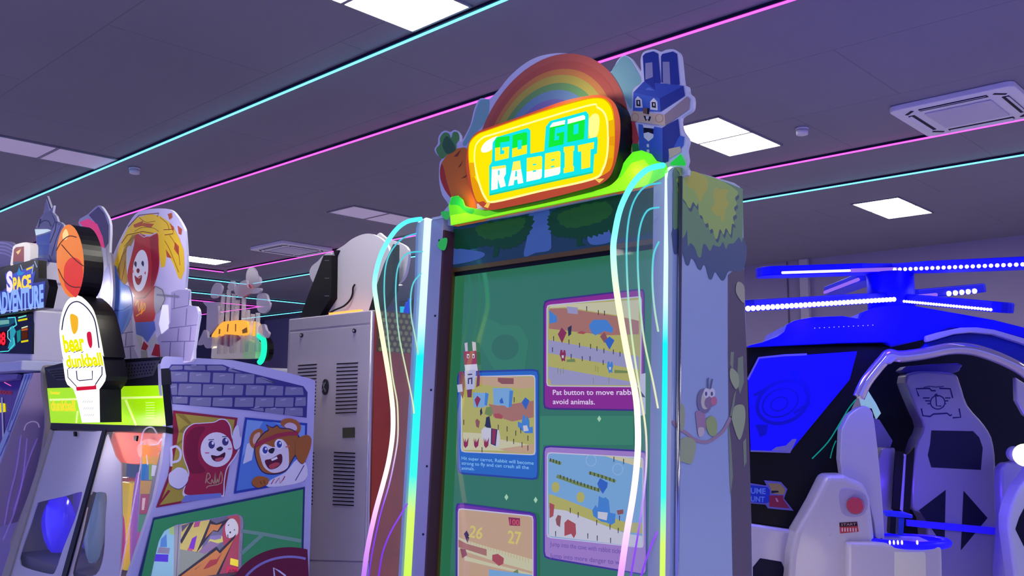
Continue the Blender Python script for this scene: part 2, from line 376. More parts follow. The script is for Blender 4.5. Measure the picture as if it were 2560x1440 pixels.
a.art(SP, smooth(S6('420,690 480,640 530,700 520,830 450,820')), mat('a9bf7c', .5)); a.line(SP, S6('440,365 440,270 450,260'), 3, mat('5a5f88')); a.line(SP, S6('465,365 485,270'), 3, mat('5a5f88'))
a.build('side_print', sp)
# metal edge between the side and the light column
MB().tube([MP.w(XR + .006, v, -.006) for v in (-1.4, .575)], .006, mat('b8b8c4', .15, metal=1)).build('edge_trim', g)
# columns
colm = mat('b2aed0', .35, coat=.15)
ledc = rgbled([(.95, 'c8f050'), (1.18, 'd2ff6e'), (1.29, '3cf5e6'), (1.66, '14ecf0'), (1.76, 'd2fbff'), (2.12, 'e6fbff')], 1.15)
VT = .592
for u0, u1, l0, l1 in ((-2.154, -2.096, XL, -2.156), (-1.298, -1.262, -1.26, XR - .004)):
    MB().prism3([MP.w(u0, -1.45, 0), MP.w(u1, -1.45, 0), MP.w(u1, VT, 0), MP.w(u0, VT, 0)], MP.n * -.07, colm).build('front_column', g, bevel=.003)
    arc = [MP.w(l0, -1.45, .004), MP.w(l1, -1.45, .004), MP.w(l1, VT - .005, .004)] + [MP.w((l0 + l1) / 2 + (l1 - l0) / 2 * math.cos(t), VT - .005 + .016 * math.sin(t), .004) for t in (math.radians(20 * k) for k in range(1, 9))] + [MP.w(l0, VT - .005, .004)]
    MB().prism3(arc, MP.n * -.06, ledc).build('column_light', g, label='colour changing light column')
    for v in (.52, .28, .05, -.18, -.38):
        if u0 < -2: MB().cyl(MP.w(u1 - .012, v, 0), MP.w(u1 - .012, v, .002), .0035, DARK, 10).build('screw', g)
MB().prism3([MP.w(-2.096, -1.45, -.002), MP.w(-2.088, -1.45, -.002), MP.w(-2.088, VT - .04, -.002), MP.w(-2.096, VT - .04, -.002)], MP.n * -.055, mat('5a3a4a', .3)).build('inner_trim', g)
MB().prism3([MP.w(-2.15, VT, -.0), MP.w(-1.262, VT, 0), MP.w(-1.262, VT + .008, -.0), MP.w(-2.15, VT + .008, 0)], MP.n * -.2, mat('dfe4ee', .3)).build('top_shelf', g)
# curved edge-lit wings
L1 = lambda s: K(s, '900 540 1.6'); L4 = lambda s: K(s, '1500 380 1.3585')
wm = rgbled([(.98, '9a5cff'), (1.14, 'c88cff'), (1.26, 'f0c8f5'), (1.4, 'ffeedd'), (1.56, 'fdf6c0'), (1.72, 'e6f5b0'), (1.9, '78e6d8'), (2.1, '46dcf0')], 1.6)
wi = rgbled([(.98, '7a30f0'), (1.2, '9a50ff'), (1.33, 'e0c0ff'), (1.46, 'fff6d0'), (1.65, 'd8f0c0'), (1.85, '6adce6'), (2.1, '3cd2f0')], .95)
for X, T, lines in ((-2.175, L1, ('245,12 190,22 140,60 90,140 65,220 58,280 65,340 75,400 95,520 115,640 128,740 132,800 130,880 115,980 90,1080 60,1190 30,1330 15,1440 5,1540',
        '225,70 170,90 125,140 103,200 97,280 100,360 112,480 130,640 148,740 152,820 150,900 135,990 115,1080 80,1200 50,1340 35,1440 28,1500',
        '250,142 190,150 155,195 143,280 148,400 160,500 185,620 210,740 216,790', '190,1150 160,1200 120,1270 90,1350 75,1440 68,1500', '245,230 215,265 203,320 205,400 220,480 235,560')),
      (-1.262, L4, ('215,45 160,60 110,110 70,190 50,280 45,340 52,440 70,560 95,700 120,820 128,920 128,1020 115,1150 90,1300 70,1440 60,1520',
        '205,105 150,120 110,180 92,280 92,420 105,600 130,780 150,900 158,990 155,1100 135,1260 105,1440 95,1500',
        '200,188 160,200 135,260 128,360 135,500 150,640 180,780 197,870', '195,1290 165,1360 140,1440 130,1480', '200,305 182,350 178,440 185,530 198,610'))):
    WP = Pl((X, 0, 1.5), (0, 1, 0), (0, 0, 1))
    o3 = [WP.hit(*q) for q in smooth(T(lines[0]), 4, closed=False)]
    foot = V((X, o3[-1].y, .55)); pts = o3 + [V((X, o3[-1].y + .02, .8)), V((X, o3[-1].y + .12, .62)), V((X, 1.86 + (.62 - 1.5) * math.tan(TH), .55))]
    root = [V((X, 1.858 + (z - 1.5) * math.tan(TH), z)) for z in (.55, 1.2, 1.6, 2.05)]
    sheet = MB().prism3([V((X + .003, p.y, p.z)) for p in pts + root], (-.006, 0, 0), clear('d8ecff', .03), clear('d8ffff', .12)).build('light_wing', g, label='clear acrylic wing with glowing engraved lines')
    MB().tube(pts[:-2], .0072, wm, 10).build('edge_tube', sheet)
    for l in lines[1:]:
        MB().tube([WP.hit(*q) for q in smooth(T(l), 4, closed=False)], .0024, wi, 6).build('engraved_line', sheet)
# screen
RD = -.05
def SC(c, k=.8): return mat('050508', .05, emit=c, es=k, ior=1.65)
us0 = mu(1122, 1000, RD)[0]; us1 = -1.3; vt = mu(1124, 684, RD)[1]
MB().prism3([MP.w(us0, -.8, RD), MP.w(us1, -.8, RD), MP.w(us1, vt, RD), MP.w(us0, vt, RD)], MP.n * -.02, SC('2a7450'), BLACK).build('screen', g, label='upright display with green picture')
scr = [c for c in g.children if c.name.startswith('screen')][0]
gold = mat('8a6a3a', .3, metal=.6)
fr = MB(); w = .014
fr.prism3([MP.w(us0 - w, -.8, RD + .01), MP.w(us0, -.8, RD + .01), MP.w(us0, vt, RD + .01), MP.w(us0 - w, vt + w, RD + .01)], MP.n * -.03, gold)
fr.prism3([MP.w(us0, vt, RD + .01), MP.w(us1, vt, RD + .01), MP.w(us1, vt + w, RD + .01), MP.w(us0 - w, vt + w, RD + .01)], MP.n * -.03, gold)
fr.build('screen_frame', g)
MB().prism3([MP.w(us0, vt - .012, RD + .003), MP.w(us1, vt - .012, RD + .003), MP.w(us1, vt, RD + .003), MP.w(us0, vt, RD + .003)], MP.n * -.002, BLACK).build('screen_gasket', g)
MB().prism3([MP.w(-2.087, -1.4, RD), MP.w(us0 - w, -1.4, RD), MP.w(us0 - w, vt + w, RD), MP.w(-2.087, vt + w, RD)], MP.n * -.02, BLACK).build('bezel', g)
MB().prism3([MP.w(-2.087, -1.4, RD), MP.w(us1, -1.4, RD), MP.w(us1, -.8, RD), MP.w(-2.087, -.8, RD)], MP.n * -.02, DARK).build('lower_front', g)
s_ = MB(); S = lambda *a_: s_.art(MP, *a_, d=RD + .0006, step=.00004)
A2 = lambda s: K(s, '1100 680 3.6'); A3 = lambda s: K(s, '1100 1040 3.6'); A7 = lambda s: K(s, '1130 910 4.8')
S(A2('400,400 560,480 720,480 800,620 760,900 500,900 420,760 330,600'), SC('2f7c54')); S(ell(1263, 868, 34, 32), SC('2a6e4c')); S(A3('900,0 1740,0 1740,260 930,260 900,600 900,400'), SC('34845a'))
for x, y in ((1498, 1047), (1266, 1243), (1339, 1250)): S([(x - 5, y), (x, y - 8), (x + 5, y), (x, y + 8)], SC('a8d8b0'))
def rnd(q, r=9):
    out = []
    for i in range(len(q)):
        p, a_, c_ = V(q[i]), V(q[i - 1]), V(q[(i + 1) % len(q)])
        u = p + (a_ - p).normalized() * r; w_ = p + (c_ - p).normalized() * r
        out += [tuple(u), tuple(p * .6 + u * .2 + w_ * .2), tuple(w_)]
    return out
def card(o, i, edge, fill, pic):
    c = V((sum(p[0] for p in o) / 4, sum(p[1] for p in o) / 4))
    S(rnd(o, 16), SC(edge)); S(rnd([tuple(V(p) + (c - V(p)).normalized() * 6) for p in o], 13), SC(fill))
    S(rnd([tuple(V(p) - (c - V(p)).normalized() * 4) for p in i], 10), SC('c8c4e0')); S(rnd(i, 9), SC(pic))
CL = [SC(c) for c in ('c4a27c', 'a87058', 'b4b050', '9a98c0', '4080d0', '2860c0', '8a2038', '1c2030', '78a8d8', 'ccc8a0', 'a84838', 'c8c8d8', '708830', 'd8c860', '8c5040')]
TAN, CLAY, YEL, LIL, BLU, DBL, RED, BLK, SKY, CRM, BRK, WHT, OLV, GLD, BRN = CL
# magenta card
card([(1358, 750), (1612, 720), (1612, 1028), (1358, 1024)], [(1369, 765), (1602, 743), (1600, 966), (1369, 964)], '3a2078', '8a1a8c', 'b4b050')
def cut(s, T): return T(s)
S(A2('980,325 1130,315 1600,390 1790,440 1790,250 1000,300'), CRM); S(A2('985,330 1130,325 1580,395 1790,440 1790,560 1500,570 980,510'), CLAY); S(A2('975,610 1790,760 1790,880 975,730'), LIL); S(A2('975,850 1790,1000 1790,1020 1000,1015'), LIL); S(A2('975,850 1790,1005 1550,1015 975,965'), LIL)
S(A2('980,340 1050,400 1055,450 985,465'), BLU); S(A2('1140,310 1240,320 1240,380 1150,370'), LIL); S(A2('1340,480 1380,430 1500,430 1560,510 1550,550 1480,530 1400,570 1365,550'), BLU); S(A2('1440,580 1480,540 1510,600 1480,640'), BRN)
S(A2('1060,560 1095,500 1140,545 1098,640'), RED); S(A2('1480,620 1525,580 1570,615 1525,700'), DBL); S(A2('1150,500 1185,480 1180,560 1155,580'), BLK); S(A2('1230,550 1270,530 1320,545 1290,560'), BRK)
S(A2('1140,790 1210,780 1220,810 1140,810'), OLV); S(A2('1570,880 1690,890 1690,910 1570,910'), OLV)
for x, y, m in ((1105, 750, RED), (1530, 855, BLU)):
    q = lambda s: A2(' '.join(f'{x + float(t.split(",")[0])},{y + float(t.split(",")[1])}' for t in s.split()))
    S(q('-20,-50 -5,-50 0,-20 10,-50 22,-45 28,-10 20,30 22,55 5,45 -8,58 -15,30 -28,-5'), m); S(q('-10,0 10,0 8,25 -8,25'), WHT)
for x, y in ((1320, 330), (1480, 370), (1425, 365), (1022, 600), (1012, 700), (1160, 630), (1255, 660), (1355, 670), (1412, 690), (1475, 710), (1560, 720), (1620, 740), (1180, 760), (1280, 780), (1350, 780), (1468, 815)): S(A2(f'{x - 4},{y - 22} {x + 4},{y - 22} {x + 3},{y + 22} {x - 3},{y + 22}'), BLK)
for x, y in ((1060, 890), (1085, 900), (1110, 890), (1400, 870), (1420, 880), (1520, 980), (1380, 980)): S(A2(f'{x - 2},{y - 30} {x + 2},{y - 30} {x + 2},{y + 25} {x - 2},{y + 25}'), OLV)
WT = SC('d8c8e8', 1)
s_.text(MP, 'Pat button to move rabbit,', (1382, 987), (1594, 987), (1382, 974), WT, d=RD + .0006, step=.00004, bold=.01)
s_.text(MP, 'avoid animals.', (1382, 1010), (1487, 1011), (1382, 997), WT, d=RD + .0006, step=.00004, bold=.01)
# blue card
card([(1143, 928), (1348, 922), (1346, 1201), (1143, 1185)], [(1155, 944), (1336, 940), (1336, 1136), (1155, 1128)], '1a3c9c', '1c66c4', 'b4b050')
S(A7('330,150 980,160 980,280 830,300 730,280 500,270 340,240'), TAN); S(A7('550,165 740,170 740,240 600,240 550,210'), BRN); S(A7('440,480 560,500 720,480 980,440 980,640 720,690 600,650 500,640'), CLAY); S(A7('500,600 560,590 610,620 600,660 520,650'), BRK)
S(A7('130,820 330,830 560,900 980,980 980,1050 560,1040 130,1030'), CRM); S(A7('560,1020 980,960 980,1070 700,1060'), TAN)
S(A7('490,290 700,290 730,320 720,480 670,530 630,500 500,490'), SKY); S(A7('690,320 735,320 715,510 680,520'), BLU); S(A7('570,440 600,400 620,470 580,475'), DBL); S(A7('250,340 440,350 420,500 380,520 260,520'), SKY); S(A7('400,340 440,360 420,500 390,490'), BLU)
S(A7('270,430 305,380 345,420 300,525'), RED); S(A7('835,460 880,400 930,440 885,550'), DBL); S(A7('335,560 355,520 365,590 340,625'), BLK)
S(A7('390,600 410,520 470,510 490,580 470,630 440,620'), OLV); S(A7('400,720 410,640 450,625 470,770 440,780 390,740'), BLK); S(A7('350,800 380,760 480,770 560,790 580,880 560,990 520,1000 360,900'), WHT); S(A7('470,770 545,785 525,985 465,960'), BLK); S(A7('482,775 530,790 515,970 478,955'), RED)
for x in (160, 285, 405): S(A7(f'{x - 25},880 {x - 8},940 {x},890 {x + 10},940 {x + 40},880 {x + 30},980 {x},1010 {x - 20},980'), RED)
S(A7('835,710 850,610 875,620 880,670 900,620 930,680 930,760 970,750 970,830 880,830 840,800 790,750 790,690'), BLU); S(A7('850,740 900,735 920,800 860,810'), WHT); S(A7('280,680 300,655 335,690 320,770 290,750'), BRN)
for x, y in ((745, 430), (660, 780), (765, 830), (825, 800), (910, 890), (840, 970), (555, 760), (660, 900), (740, 930), (910, 1010), (360, 1030), (140, 700)): S(A7(f'{x - 5},{y - 32} {x + 5},{y - 32} {x + 4},{y + 32} {x - 4},{y + 32}'), BLK)
for i, t in enumerate(('Hit super carrot, Rabbit will become', 'strong to fly and can crash all the', 'animals.')):
    s_.text(MP, t, (1154, 1149 + i * 12.5), ((1334, 1162) if i == 0 else (1322, 1173) if i == 1 else (1186, 1176)), (1154, 1140.5 + i * 12.5), SC('8cc0f0', 1), d=RD + .0006, step=.00004)
# lilac card
card([(1358, 1113), (1618, 1126), (1618, 1440), (1358, 1396)], [(1370, 1133), (1606, 1146), (1606, 1368), (1370, 1342)], '3c2490', 'a07cc8', '78a8d8')
S(A3('980,700 1150,760 1400,860 1680,960 1820,960 1820,1060 1500,1020 980,820'), YEL); S(A3('980,830 1130,850 1680,1060 1820,1080 1820,1180 980,1080'), WHT); S(A3('1450,350 1820,390 1820,470 1700,430'), CRM)
S(A3('985,780 1030,800 1020,900 985,920'), BRK); S(A3('1040,930 1060,890 1090,900 1080,1000 1050,980'), BRN); S(A3('1120,960 1150,930 1220,970 1225,1060 1205,1100 1180,1060 1120,1080'), BRK)
S(A3('1415,610 1440,560 1510,600 1505,640 1465,700 1430,650'), DBL); S(A3('1370,850 1400,800 1420,830 1430,720 1470,740 1490,730 1520,760 1530,870 1580,880 1575,960 1540,980 1500,960 1450,950 1380,900'), BLU); S(A3('1420,860 1510,870 1500,940 1420,920'), WHT); S(A3('1590,850 1650,840 1650,880 1600,890'), BRN)
for x, y, r in ((1040, 640, 12), (1265, 730, 12)): S(K(' '.join(f'{u:.0f},{v:.0f}' for u, v in ell(x, y, r * 3, r * 4)), '1100 1040 3.6'), YEL)
for x, y in ((1360, 400), (1600, 480)): s_.line(MP, K(' '.join(f'{u:.0f},{v:.0f}' for u, v in ell(x, y, 45, 50)), '1100 1040 3.6'), 1.6, SC('98bce0'), d=RD + .0006, step=.00004, closed=True)
s_.line(MP, A3('1050,540 1240,610 1440,670'), 9, OLV, d=RD + .0006, step=.00004); s_.line(MP, A3('1340,510 1460,545 1580,590'), 8, OLV, d=RD + .0006, step=.00004); s_.line(MP, A3('985,395 1090,430'), 8, OLV, d=RD + .0006, step=.00004)
for n_, (x0, y0, x1, y1) in ((12, (1080, 545, 1420, 665)), (7, (1350, 515, 1560, 580)), (4, (990, 395, 1070, 420))):
    for k in range(n_):
        x = x0 + (x1 - x0) * k / (n_ - 1); y = y0 + (y1 - y0) * k / (n_ - 1); S(A3(f'{x},{y - 16} {x + 9},{y - 14} {x + 7},{y + 16} {x - 1},{y + 14}'), SC('30341c'))
for x, y in ((1172, 850), (1243, 890), (1410, 960), (1530, 1000), (1604, 1030), (1330, 1080), (1415, 1100), (1535, 1120), (1040, 1060), (1615, 920), (1565, 390), (1652, 410)): S(A3(f'{x - 4},{y - 24} {x + 4},{y - 24} {x + 3},{y + 24} {x - 3},{y + 24}'), BLK)
for i, t in enumerate(('Jump into the cave with rabbit ticket', 'Jump into more danger to win')):
    s_.text(MP, t, (1375, 1365 + i * 29), (1560, 1385 + i * 28), (1375, 1353 + i * 29), SC('5c4494', 1), d=RD + .0006, step=.00004)
# violet card
card([(1139, 1255), (1342, 1282), (1342, 1560), (1139, 1540)], [(1147, 1273), (1331, 1292), (1331, 1500), (1147, 1485)], '3a2090', '6a28a0', 'c4a27c')
S(A3('165,1090 240,1120 440,1180 830,1290 830,1400 440,1290 165,1200'), CRM); S(A3('165,1110 240,1150 420,1200 420,1260 165,1180'), CLAY); S(A3('220,1260 440,1320 830,1420 830,1440 220,1300'), CRM)
S(A3('470,1250 520,1240 575,1280 570,1330 530,1350 470,1300'), BRK); S(A3('180,1190 230,1200 245,1250 200,1280'), BRN); S(A3('215,1060 240,1030 265,1080 250,1150'), BLK); S(A3('615,910 720,920 720,990 625,985'), RED); S(A3('660,1400 700,1380 710,1430 670,1440'), OLV); S(A3('440,1380 830,1430 830,1460 440,1460'), SKY)
s_.text(MP, '26', A3('255,1085')[0], A3('375,1110')[0], A3('275,980')[0], GLD, d=RD + .0006, step=.00004, bold=.02)
s_.text(MP, '27', A3('610,1140')[0], A3('735,1160')[0], A3('610,1025')[0], GLD, d=RD + .0006, step=.00004, bold=.02)
s_.text(MP, '100', A3('628,975')[0], A3('715,985')[0], A3('628,925')[0], SC('d05050'), d=RD + .0006, step=.00004, bold=.02)
for k in range(22):
    x = 250 + k * 26; y = 1125 + k * 8.5; S(A3(f'{x - 2},{y - 24} {x + 2},{y - 24} {x + 2},{y + 20} {x - 2},{y + 20}'), TAN)
RQ = lambda q, m: S(A7(q), SC(m))
RQ('85,95 130,85 150,120 155,260 130,420 90,330 85,250', '7c3048'); RQ('310,40 335,150 330,260 290,280', '7c3048'); RQ('150,-250 185,-260 190,-150 160,-140', 'c8b8d0'); RQ('240,-270 285,-260 290,-150 250,-150', 'c8b8d0'); RQ('140,-150 290,-160 300,0 150,20', '9a3048'); RQ('150,10 300,0 310,80 160,100', 'd0cce4'); RQ('150,80 290,70 270,300 170,310', 'b8b8dc'); RQ('60,250 120,240 130,330 70,340', 'b8b8dc')
RQ('185,120 240,115 245,130 190,135', '30304c'); RQ('190,170 245,160 245,240 230,245 228,180 205,185 205,240 190,240', '30304c'); RQ('180,-120 205,-120 205,-70 180,-70', 'e8e4f0'); RQ('245,-120 270,-120 270,-70 245,-70', 'e8e4f0'); RQ('188,-105 200,-105 200,-75 188,-75', '241828'); RQ('250,-105 262,-105 262,-75 250,-75', '241828'); RQ('180,310 240,300 235,400 185,400', '6c2c40')
RQ2 = lambda q, m: S(A2(q), SC(m)); RQ2('1800,920 1850,910 1850,1280 1790,1300', 'c4c4dc'); RQ2('1760,1020 1800,1120 1850,1130 1800,1060', '303048')
s_.build('screen_picture', scr)
# header under the sign: printed tree crowns
hd = MB(); vh0 = vt + w; HP = lambda s: K(s, '1080 400 4')
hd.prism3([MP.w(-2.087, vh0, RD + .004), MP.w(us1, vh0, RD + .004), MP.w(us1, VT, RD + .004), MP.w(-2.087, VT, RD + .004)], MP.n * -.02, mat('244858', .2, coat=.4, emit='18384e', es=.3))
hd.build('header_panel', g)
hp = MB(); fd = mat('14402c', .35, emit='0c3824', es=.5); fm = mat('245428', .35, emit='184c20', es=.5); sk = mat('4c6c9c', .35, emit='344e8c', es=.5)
H = lambda q, m: hp.art(MP, q, m, d=RD + .005, step=.00005)
def crown(px, m, n=26, r=7, seed=1):
    """a tree crown with a scalloped leafy edge"""
    p = smooth(px, 8); out = []; rr_ = random.Random(seed); c_ = V((sum(q[0] for q in p) / len(p), sum(q[1] for q in p) / len(p)))
    st = max(1, len(p) // n)
    for i in range(0, len(p), st):
        a_, b_ = V(p[i]), V(p[(i + st // 2) % len(p)]); k = rr_.uniform(.5, 1.2) * r
        out += [tuple(a_), tuple(b_ + (b_ - c_).normalized() * k)]
    H(out, m)
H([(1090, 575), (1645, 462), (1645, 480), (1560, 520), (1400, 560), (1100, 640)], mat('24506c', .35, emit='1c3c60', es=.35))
H(smooth([(1318, 546), (1345, 512), (1372, 522), (1378, 600), (1374, 625), (1340, 632), (1310, 640), (1318, 590)]), sk); H(smooth([(1470, 585), (1510, 560), (1540, 560), (1535, 600), (1480, 612)]), sk); H(smooth([(1100, 610), (1140, 620), (1210, 632), (1190, 650), (1110, 660)]), sk)
crown([(1100, 580), (1180, 570), (1250, 553), (1325, 540), (1325, 575), (1300, 608), (1262, 620), (1220, 612), (1170, 622), (1110, 612)], fd, seed=2)
crown([(1190, 568), (1250, 554), (1310, 545), (1300, 575), (1270, 590), (1215, 596)], fm, 16, 5, 3)
crown([(1372, 545), (1400, 520), (1470, 505), (1545, 488), (1550, 540), (1520, 575), (1470, 590), (1420, 592), (1385, 585)], fd, seed=4)
crown([(1395, 540), (1440, 520), (1510, 506), (1530, 530), (1490, 556), (1420, 568)], fm, 16, 5, 5)
H([(1236, 610), (1250, 610), (1244, 640), (1232, 645)], fd); H([(1440, 585), (1458, 585), (1454, 606), (1466, 612), (1442, 616)], fd); H(smooth([(1530, 590), (1640, 572), (1640, 480), (1545, 500)]), fd)
hp.build('header_print', [c for c in g.children if c.name.startswith('header_panel')][0])
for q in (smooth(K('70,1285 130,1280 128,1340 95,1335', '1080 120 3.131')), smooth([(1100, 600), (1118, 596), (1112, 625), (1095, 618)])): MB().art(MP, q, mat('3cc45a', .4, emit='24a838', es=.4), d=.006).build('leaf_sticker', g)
# ------------------------------------------------------------------ topper and sign of the tall cabinet
T6 = lambda s: K(s, '1080 120 3.131'); T4 = lambda s: K(s, '1540 110 4.5'); T3 = lambda s: K(s, '1140 240 4.8')
tb = MB().prism(MP, smooth(T6('148,1392 130,1230 80,1150 55,1030 60,900 75,870 35,830 20,790 45,750 50,700 75,660 110,645 140,660 180,640 215,680 220,740 250,700 300,600 330,480 365,405 410,392 445,400 520,330 600,230 700,140 800,80 900,50 1010,40 1120,53 1240,92 1330,138 1400,186 1450,100 1500,58 1550,75 1590,130 1635,185 1632,100 1645,45 1680,20 1740,10 1795,30 1830,15 1890,10 1935,40 1950,110 1968,280 2000,300 2010,350 2040,380 2045,440 2030,490 1950,545 1960,640 2000,700 2005,740 1990,800 1990,920 1830,1050'), 3), -.02, .012, mat('d2d4f0', .3), mat('e0e2fa', .3)).build('topper_board', g)
def cutout(name, d): return MB(), d
TD = -.0195
def tp(m_, q, mt, sm=True): m_.art(MP, smooth(q, 4) if sm else q, mt, d=TD, step=.00005)
m_ = MB(); tl = mat('84b8bc', .5)
tp(m_, T6('240,745 265,700 312,595 342,485 374,415 410,405 450,412 430,560 330,680 262,765'), tl); m_.build('mountain_print', tb); m_ = MB(); tp(m_, T6('1405,200 1455,108 1500,66 1545,82 1585,140 1640,260 1570,330 1560,480 1480,330'), tl); m_.build('mountain_print', tb)
m_ = MB(); P3 = [V(MP.uv(MP.hit(*q, TD))) for q in ((1402, 136), (1216, 300), (1568, 268))]
def circ(a_, b_, c_):
    d_ = 2 * (a_.x * (b_.y - c_.y) + b_.x * (c_.y - a_.y) + c_.x * (a_.y - b_.y)); A_, B_, C_ = a_.length_squared, b_.length_squared, c_.length_squared
    o_ = V(((A_ * (b_.y - c_.y) + B_ * (c_.y - a_.y) + C_ * (a_.y - b_.y)) / d_, (A_ * (c_.x - b_.x) + B_ * (a_.x - c_.x) + C_ * (b_.x - a_.x)) / d_)); return o_, (a_ - o_).length
rc, rr_ = circ(*P3)
bands = [(1, 'c06458'), (.93, 'b85c50'), (.85, 'c8844c'), (.79, 'b4a850'), (.71, '6c9c64'), (.64, '6f90b4'), (.55, '7c70b0'), (.46, '605488')]
for k, (f_, c_) in enumerate(bands):
    m_.face([MP.w(rc.x + rr_ * f_ * math.cos(t), rc.y + rr_ * f_ * math.sin(t), TD + .0012 + .0004 * k) for t in (math.radians(-20 + 220 * i / 48) for i in range(49))], mat(c_, .5))
m_.build('rainbow_print', tb)
m_ = MB(); m_.lay = 12
tp(m_, T6('95,870 140,812 210,785 280,800 300,1000 350,1250 300,1250 230,1210 150,1160 95,1090 66,1000 72,910'), mat('e07c34', .5)); tp(m_, T6('75,905 62,960 68,1030 100,1110 140,1165 150,1160 112,1030 95,950'), mat('c04038', .5))
tp(m_, T6('78,868 38,820 34,785 62,752 62,705 92,664 130,668 150,705 165,660 203,664 213,715 190,750 185,800 120,835'), mat('5c9c58', .5)); tp(m_, T6('120,830 185,795 150,720 110,690 80,760'), mat('3c6c4c', .5))
for q in ('200,940 245,878 225,925', '225,1022 285,985 260,1015', '170,850 230,790 200,850'): tp(m_, T6(q), mat('8a4030', .5), False)
m_.build('carrot_print', tb)
m_ = MB(); m_.lay = 14; BL, BD, BM = mat('4468c8', .5), mat('2c3c96', .5), mat('3a54b4', .5); PE, PB = mat('d8c0a8', .5), mat('a08c98', .5); WH = mat('e4e4e8', .5); BK = mat('181828', .5)
R = lambda s, mt: tp(m_, T4(s), mt, False)
R('300,135 330,105 420,82 475,110 505,430 430,505 320,435 303,180', BD); R('330,215 408,205 415,372 330,402', mat('9090b8', .5)); R('505,140 520,112 640,84 688,112 718,455 640,470 510,432', BD); R('525,200 600,200 612,456 530,440', mat('9090b8', .5))
R('250,900 520,945 700,840 722,1030 770,1045 760,1140 725,1180 600,1240 590,1320 525,1345 440,1330 262,1210', BL); R('522,940 700,840 722,1030 700,1060 640,1180 590,1200 590,1320 525,1345', BD)
R('590,1180 722,1152 732,1215 602,1288', PE); R('195,545 310,425 640,455 760,470 490,612', BM); R('195,545 490,610 502,762 190,748', BL); R('490,612 760,470 776,582 502,762', BD)
R('320,420 430,360 440,520 430,505', BD); R('325,515 370,485 440,525', mat('5a78d0', .5))
R('180,752 545,798 556,920 165,866', PE); R('545,796 800,588 832,622 820,735 556,920', PB)
for s in ('215,622 245,585 290,626 300,716 215,716', '385,645 425,606 465,650 469,746 385,738'): R(s, WH)
for s in ('228,630 272,630 276,702 230,696', '400,652 446,656 450,720 403,712'): R(s, BK)
for s in ('243,642 260,642 260,682 246,680', '418,668 434,668 434,698 420,696'): R(s, WH)
R('305,718 378,724 370,792 305,780', mat('80604c', .5)); R('350,722 378,724 370,792 352,788', BK); R('308,806 340,812 372,814 395,818 375,872 350,845 335,868', BK); R('335,812 372,815 365,848 338,845', WH)
for cx, cy, rx in ((215, 825, 38), (485, 835, 42)): m_.line(MP, T4(' '.join(f'{x:.0f},{y:.0f}' for x, y in ell(cx, cy, rx, 45))), 1.4, mat('d0907c', .5), d=TD, step=.00005, closed=True)
R('300,905 430,925 425,950 310,940', WH); R('310,940 420,958 420,1012 365,990 312,1002', BK); R('310,1005 360,992 422,1015 420,1052 365,1096 315,1052', WH); R('345,1125 370,1125 372,1162 346,1160', WH); R('345,1186 374,1188 376,1222 346,1220', WH)
R('160,872 212,872 258,1062 246,1120 190,1130', mat('b8404c', .5)); R('180,1125 250,1120 262,1200 190,1210', mat('2c8a44', .5)); R('150,1130 178,1130 185,1200 150,1240', mat('b4b44c', .5))
m_.build('rabbit_cutout', tb)
m_ = MB(); gr = mat('5cd81e', .45, emit='6cf01e', es=.55); gy = mat('8ce01e', .45, emit='96ff1c', es=.8); gd = mat('2cc440', .45, emit='1cd83c', es=.45)  # emission puts the sign's leaking backlight into the grass colours
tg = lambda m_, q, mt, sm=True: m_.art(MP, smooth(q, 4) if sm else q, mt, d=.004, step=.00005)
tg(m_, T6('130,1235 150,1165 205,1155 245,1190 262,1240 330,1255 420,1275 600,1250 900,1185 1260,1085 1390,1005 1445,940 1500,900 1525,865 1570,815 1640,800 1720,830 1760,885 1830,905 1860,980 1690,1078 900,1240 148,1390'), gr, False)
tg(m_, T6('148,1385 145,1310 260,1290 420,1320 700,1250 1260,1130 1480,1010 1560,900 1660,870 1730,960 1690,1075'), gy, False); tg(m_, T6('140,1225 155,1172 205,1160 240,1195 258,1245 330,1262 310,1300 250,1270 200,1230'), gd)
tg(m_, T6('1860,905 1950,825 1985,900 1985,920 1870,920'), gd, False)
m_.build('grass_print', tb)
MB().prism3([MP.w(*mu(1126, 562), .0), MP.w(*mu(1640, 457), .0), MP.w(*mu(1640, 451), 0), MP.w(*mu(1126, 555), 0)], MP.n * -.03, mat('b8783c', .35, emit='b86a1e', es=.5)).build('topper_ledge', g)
# lit sign box
sg = MB().prism(MP, smooth(T6('265,870 290,740 345,665 420,630 700,533 1000,425 1200,378 1330,370 1420,420 1465,520 1475,640 1460,800 1420,950 1370,1030 1260,1085 900,1180 600,1245 460,1268 400,1250 340,1190 300,1100 275,1000'), 4), .035, .055, mat('b45032', .3, emit='c4481e', es=.55), mat('0e0e14', .3), BLACK).build('sign_box', g, label='glowing yellow title sign')
e_ = MB(); SG = lambda q, c, s=1.0, sm=False: e_.art(MP, smooth(q, 4) if sm else q, glow(c, s), d=.0355, step=.00004)
SG(T3('145,640 175,530 260,452 380,405 1000,190 1500,42 1720,15 1830,60 1890,180 1908,400 1898,700 1860,870 1790,935 1690,985 1640,1003 1000,1150 430,1282 330,1262 250,1262 190,1080 150,800'), 'f0a012', .95, True)
SG(T3('155,640 180,545 262,465 385,415 1000,205 1500,58 1715,28 1815,75 1875,190 1890,380 1830,420 1815,700 1750,890 1640,1000 1000,1140 440,1275 350,1230 270,1060 170,860'), 'fff000', 1.0, True)
SG(T3('220,640 250,555 330,485 470,440 1560,110 1700,125 1800,215 1835,420 1825,700 1770,890 1645,1008 1000,1155 460,1282 350,1240 270,1060 216,800'), 'fff69a', 1.15, True)
